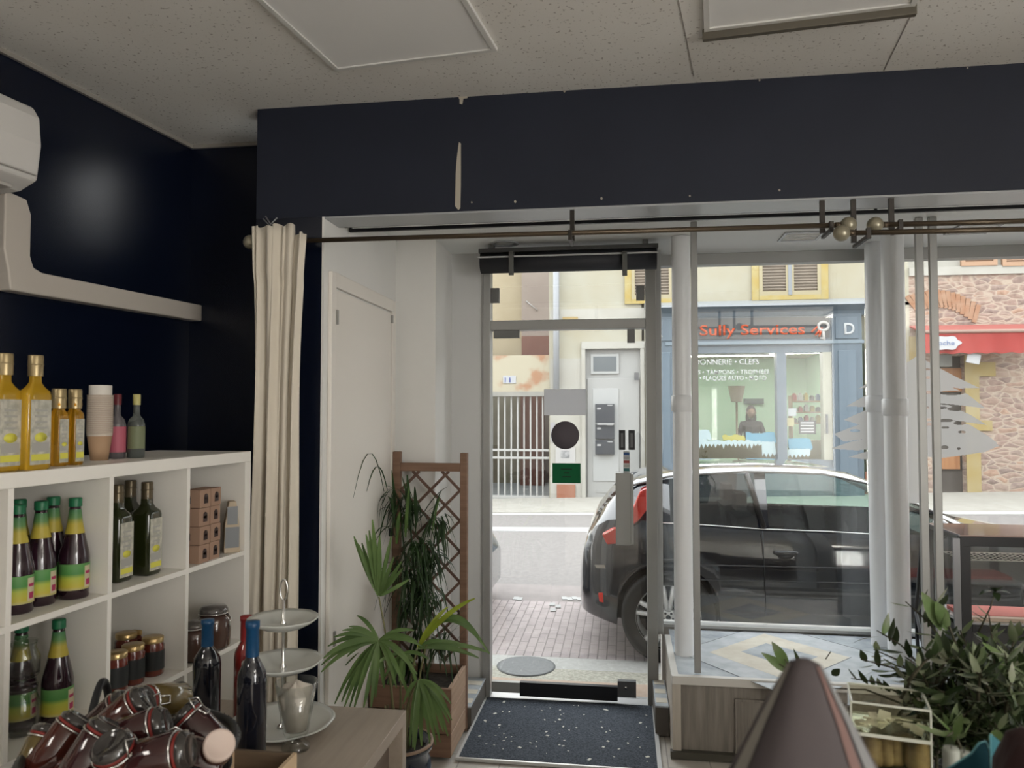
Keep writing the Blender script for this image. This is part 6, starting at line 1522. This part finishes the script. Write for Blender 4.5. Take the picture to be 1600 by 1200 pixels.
MB().box(xs0, xd0, YF, YF + .5, -.1, zu_).box(xd1, 14, YF, YF + .5, -.1, zu_).box(xd0, xd1, YF, YF + .5, zdt, zu_).build('stone_wall', m, sb_)
MB().box(xs0, 14, YF, YF + .5, zu_, 5.2).build('upper_wall', noisy('grey_green_render', (.60, .58, .50), (.70, .67, .60), 2, .9), sb_)
MB().box(xs0, 14, YF - .04, YF, zu_ - .02, zu_ + .12).build('string_course', pale_p, sb_)
# brick relieving arch
ar_ = MB(); 
for k in range(15):
    t_ = k / 14; u = 1425 + t_ * 100; v = 478 - 12 * math.sin(math.pi * min(1, t_ * .9 + .1)) + (t_ ** 3) * 12
    p = E_(u, v); ar_.cbox((p.x, YF - .004, p.z), (.07, .03, .30), M=Matrix.Rotation(R(-20 + 50 * t_ - 15), 4, 'Y'))
ar_.build('brick_arch', noisy('arch_brick', (.58, .30, .17), (.66, .42, .28), 6, .9), sb_)
ys1 = noisy('yellow_stone', (.62, .47, .19), (.70, .58, .33), 3, .9)
MB().box(E_(1508, 650).x, E_(1530, 650).x, YF - .03, YF, .1, E_(1519, 555).z).box(E_(1530, 650).x, E_(1549, 650).x, YF - .03, YF, E_(1540, 673).z, E_(1540, 657).z).box(E_(1530, 650).x, E_(1556, 650).x, YF - .03, YF, E_(1540, 588).z, E_(1540, 566).z).box(E_(1420, 530).x, E_(1434, 530).x, YF - .03, YF, .1, E_(1427, 526).z).build('doorway_stone', ys1, sb_)
sdr = thing('plank_door', 'dark plank door with an orange-brown upper panel under the red awning', 'door', (0, 0, 0))
MB().box(xd0, xd1, YF + .15, YF + .2, .1, zdt).build('door_leaf', noisy('grey_brown_planks', (.10, .085, .075), (.16, .14, .12), 6, .7, vscale=(1, 1, 8)), sdr)
EB(1470, 575, 1503, 612, YF + .1, YF + .15, 'upper_panel', wood('orange_brown_wood', (.24, .10, .04), (.34, .17, .07), 'z', .5, 2), sdr, Y=YF + .1); EB(1470, 712, 1500, 733, YF + .1, YF + .15, 'lower_panel', MATS['orange_brown_wood'], sdr, Y=YF + .1)
tag(EB(1466, 554, 1488, 573, YF - .1, YF + .1, 'grey_box', mat('box_grey', (.40, .41, .38), .5), None, .01), 'grey wall box above the plank door, under the red awning', 'wall box')
aw = thing('red_awning', 'red fabric awning with a white badge on the stone house', 'awning', (0, 0, 0))
rd = noisy('awning_red', (.55, .06, .05), (.66, .10, .085), 2, .8); xa0, xa1 = E_(1443, 530, YF - .6).x, E_(1640, 530, YF - .6).x
za, zb2, zc2 = E_(1520, 511, YF - .6).z, E_(1520, 519, YF - .6).z, E_(1520, 552, YF - .6).z
MB().prism([(YF - .62, zb2), (YF, za + .10), (YF, za + .07), (YF - .60, zb2 - .02)], xa0, xa1, 'yz').build('awning_top', mat('awning_pink_red', (.62, .17, .14), .8), aw)
vs = []; n = 60
for i in range(n + 1):
    x = xa0 + (xa1 - xa0) * i / n; 
    for z, am in ((zb2, 0), ((zb2 + zc2) / 2, .012), (zc2 + .01 * math.sin(i * .8), .02)): vs.append((x, YF - .63 + am * math.sin(i * .5 + z), z))
fs = [(i * 3 + j, i * 3 + 3 + j, i * 3 + 4 + j, i * 3 + 1 + j) for i in range(n) for j in range(2)]
MB().add(vs, fs, True).build('awning_valance', rd, aw)
MB().tube([(xa0, YF - .63, zb2 + .01), (xa1, YF - .63, zb2 + .01)], .03, 8).build('awning_bar', mat('awning_bar_pale', (.55, .35, .28), .5), aw)
cxb = E_(1478, 536, YF - .65); cb_ = MB(); bp = []
for k in range(40):
    a_ = 2 * math.pi * k / 40; rr_ = 1 + .10 * math.cos(a_ * 6); bp.append((cxb.x + .21 * rr_ * math.cos(a_), cxb.z + .11 * rr_ * math.sin(a_)))
cb_.prism(bp, YF - .664, YF - .656, 'xz')
bdg = cb_.build('white_badge', mat('badge_white', (.82, .83, .85), .6), aw)
text('badge_lettering', 'oche', .07, (cxb.x - .12, YF - .667, cxb.z - .035), mat('badge_blue', (.2, .3, .6), .5), bdg, .24, .002)
tg = thing('hanging_sign', 'white hanging tag shaped like a padlock below the red awning', 'sign', (0, 0, 0)); p = E_(1521, 560, YF - .55); q = E_(1517, 549, YF - .55)
MB().cbox((p.x, p.y, p.z), (.20, .02, .16), M=Matrix.Rotation(R(12), 4, 'Y')).build('sign_plate', MATS['badge_white'], tg, bevel=.006)
MB().tube([(q.x + .06 * math.cos(a * R(24)), p.y, q.z + .055 * math.sin(a * R(24))) for a in range(-1, 9)], .018, 8).build('sign_hook', MATS['badge_white'], tg)
for (u0, u1, lab) in ((1500, 1556, 'peach-coloured closed shutters upstairs on the stone house, left pair'), (1564, 1640, 'peach-coloured closed shutters upstairs on the stone house, right pair')):
    t = thing('peach_shutter', lab, 'shutter', (0, 0, 0)); z0 = E_((u0 + u1) / 2, 416).z; a_, b__ = E_(u0, 410).x, E_(u1, 410).x; pc = mat('peach_paint', (.68, .42, .26), .7)
    f = MB(); f.box(a_, a_ + .06, YF - .06, YF - .0, z0, z0 + 1.3).box(b__ - .06, b__, YF - .06, YF, z0, z0 + 1.3).box(a_ + .06, b__ - .06, YF - .06, YF, z0, z0 + .07); f.build('shutter_frame', pc, t)
    f = MB(); z = z0 + .09
    while z < z0 + 1.25: f.cbox(((a_ + b__) / 2, YF - .03, z), (b__ - a_ - .12, .04, .012), M=Matrix.Rotation(R(-38), 4, 'X')); z += .05
    f.box(a_ + .06, b__ - .06, YF - .008, YF, z0, z0 + 1.3).build('slats', mat('peach_slat', (.60, .38, .25), .7), t)
EB(1352, 770, 1372, 800, YF - .06, YF, 'brick_base', MATS['brick_orange'], hs)
EB(1352, 737, 1366, 768, YF - .02, YF, 'base_render', mat('terracotta_base', (.48, .20, .12), .9), hs)
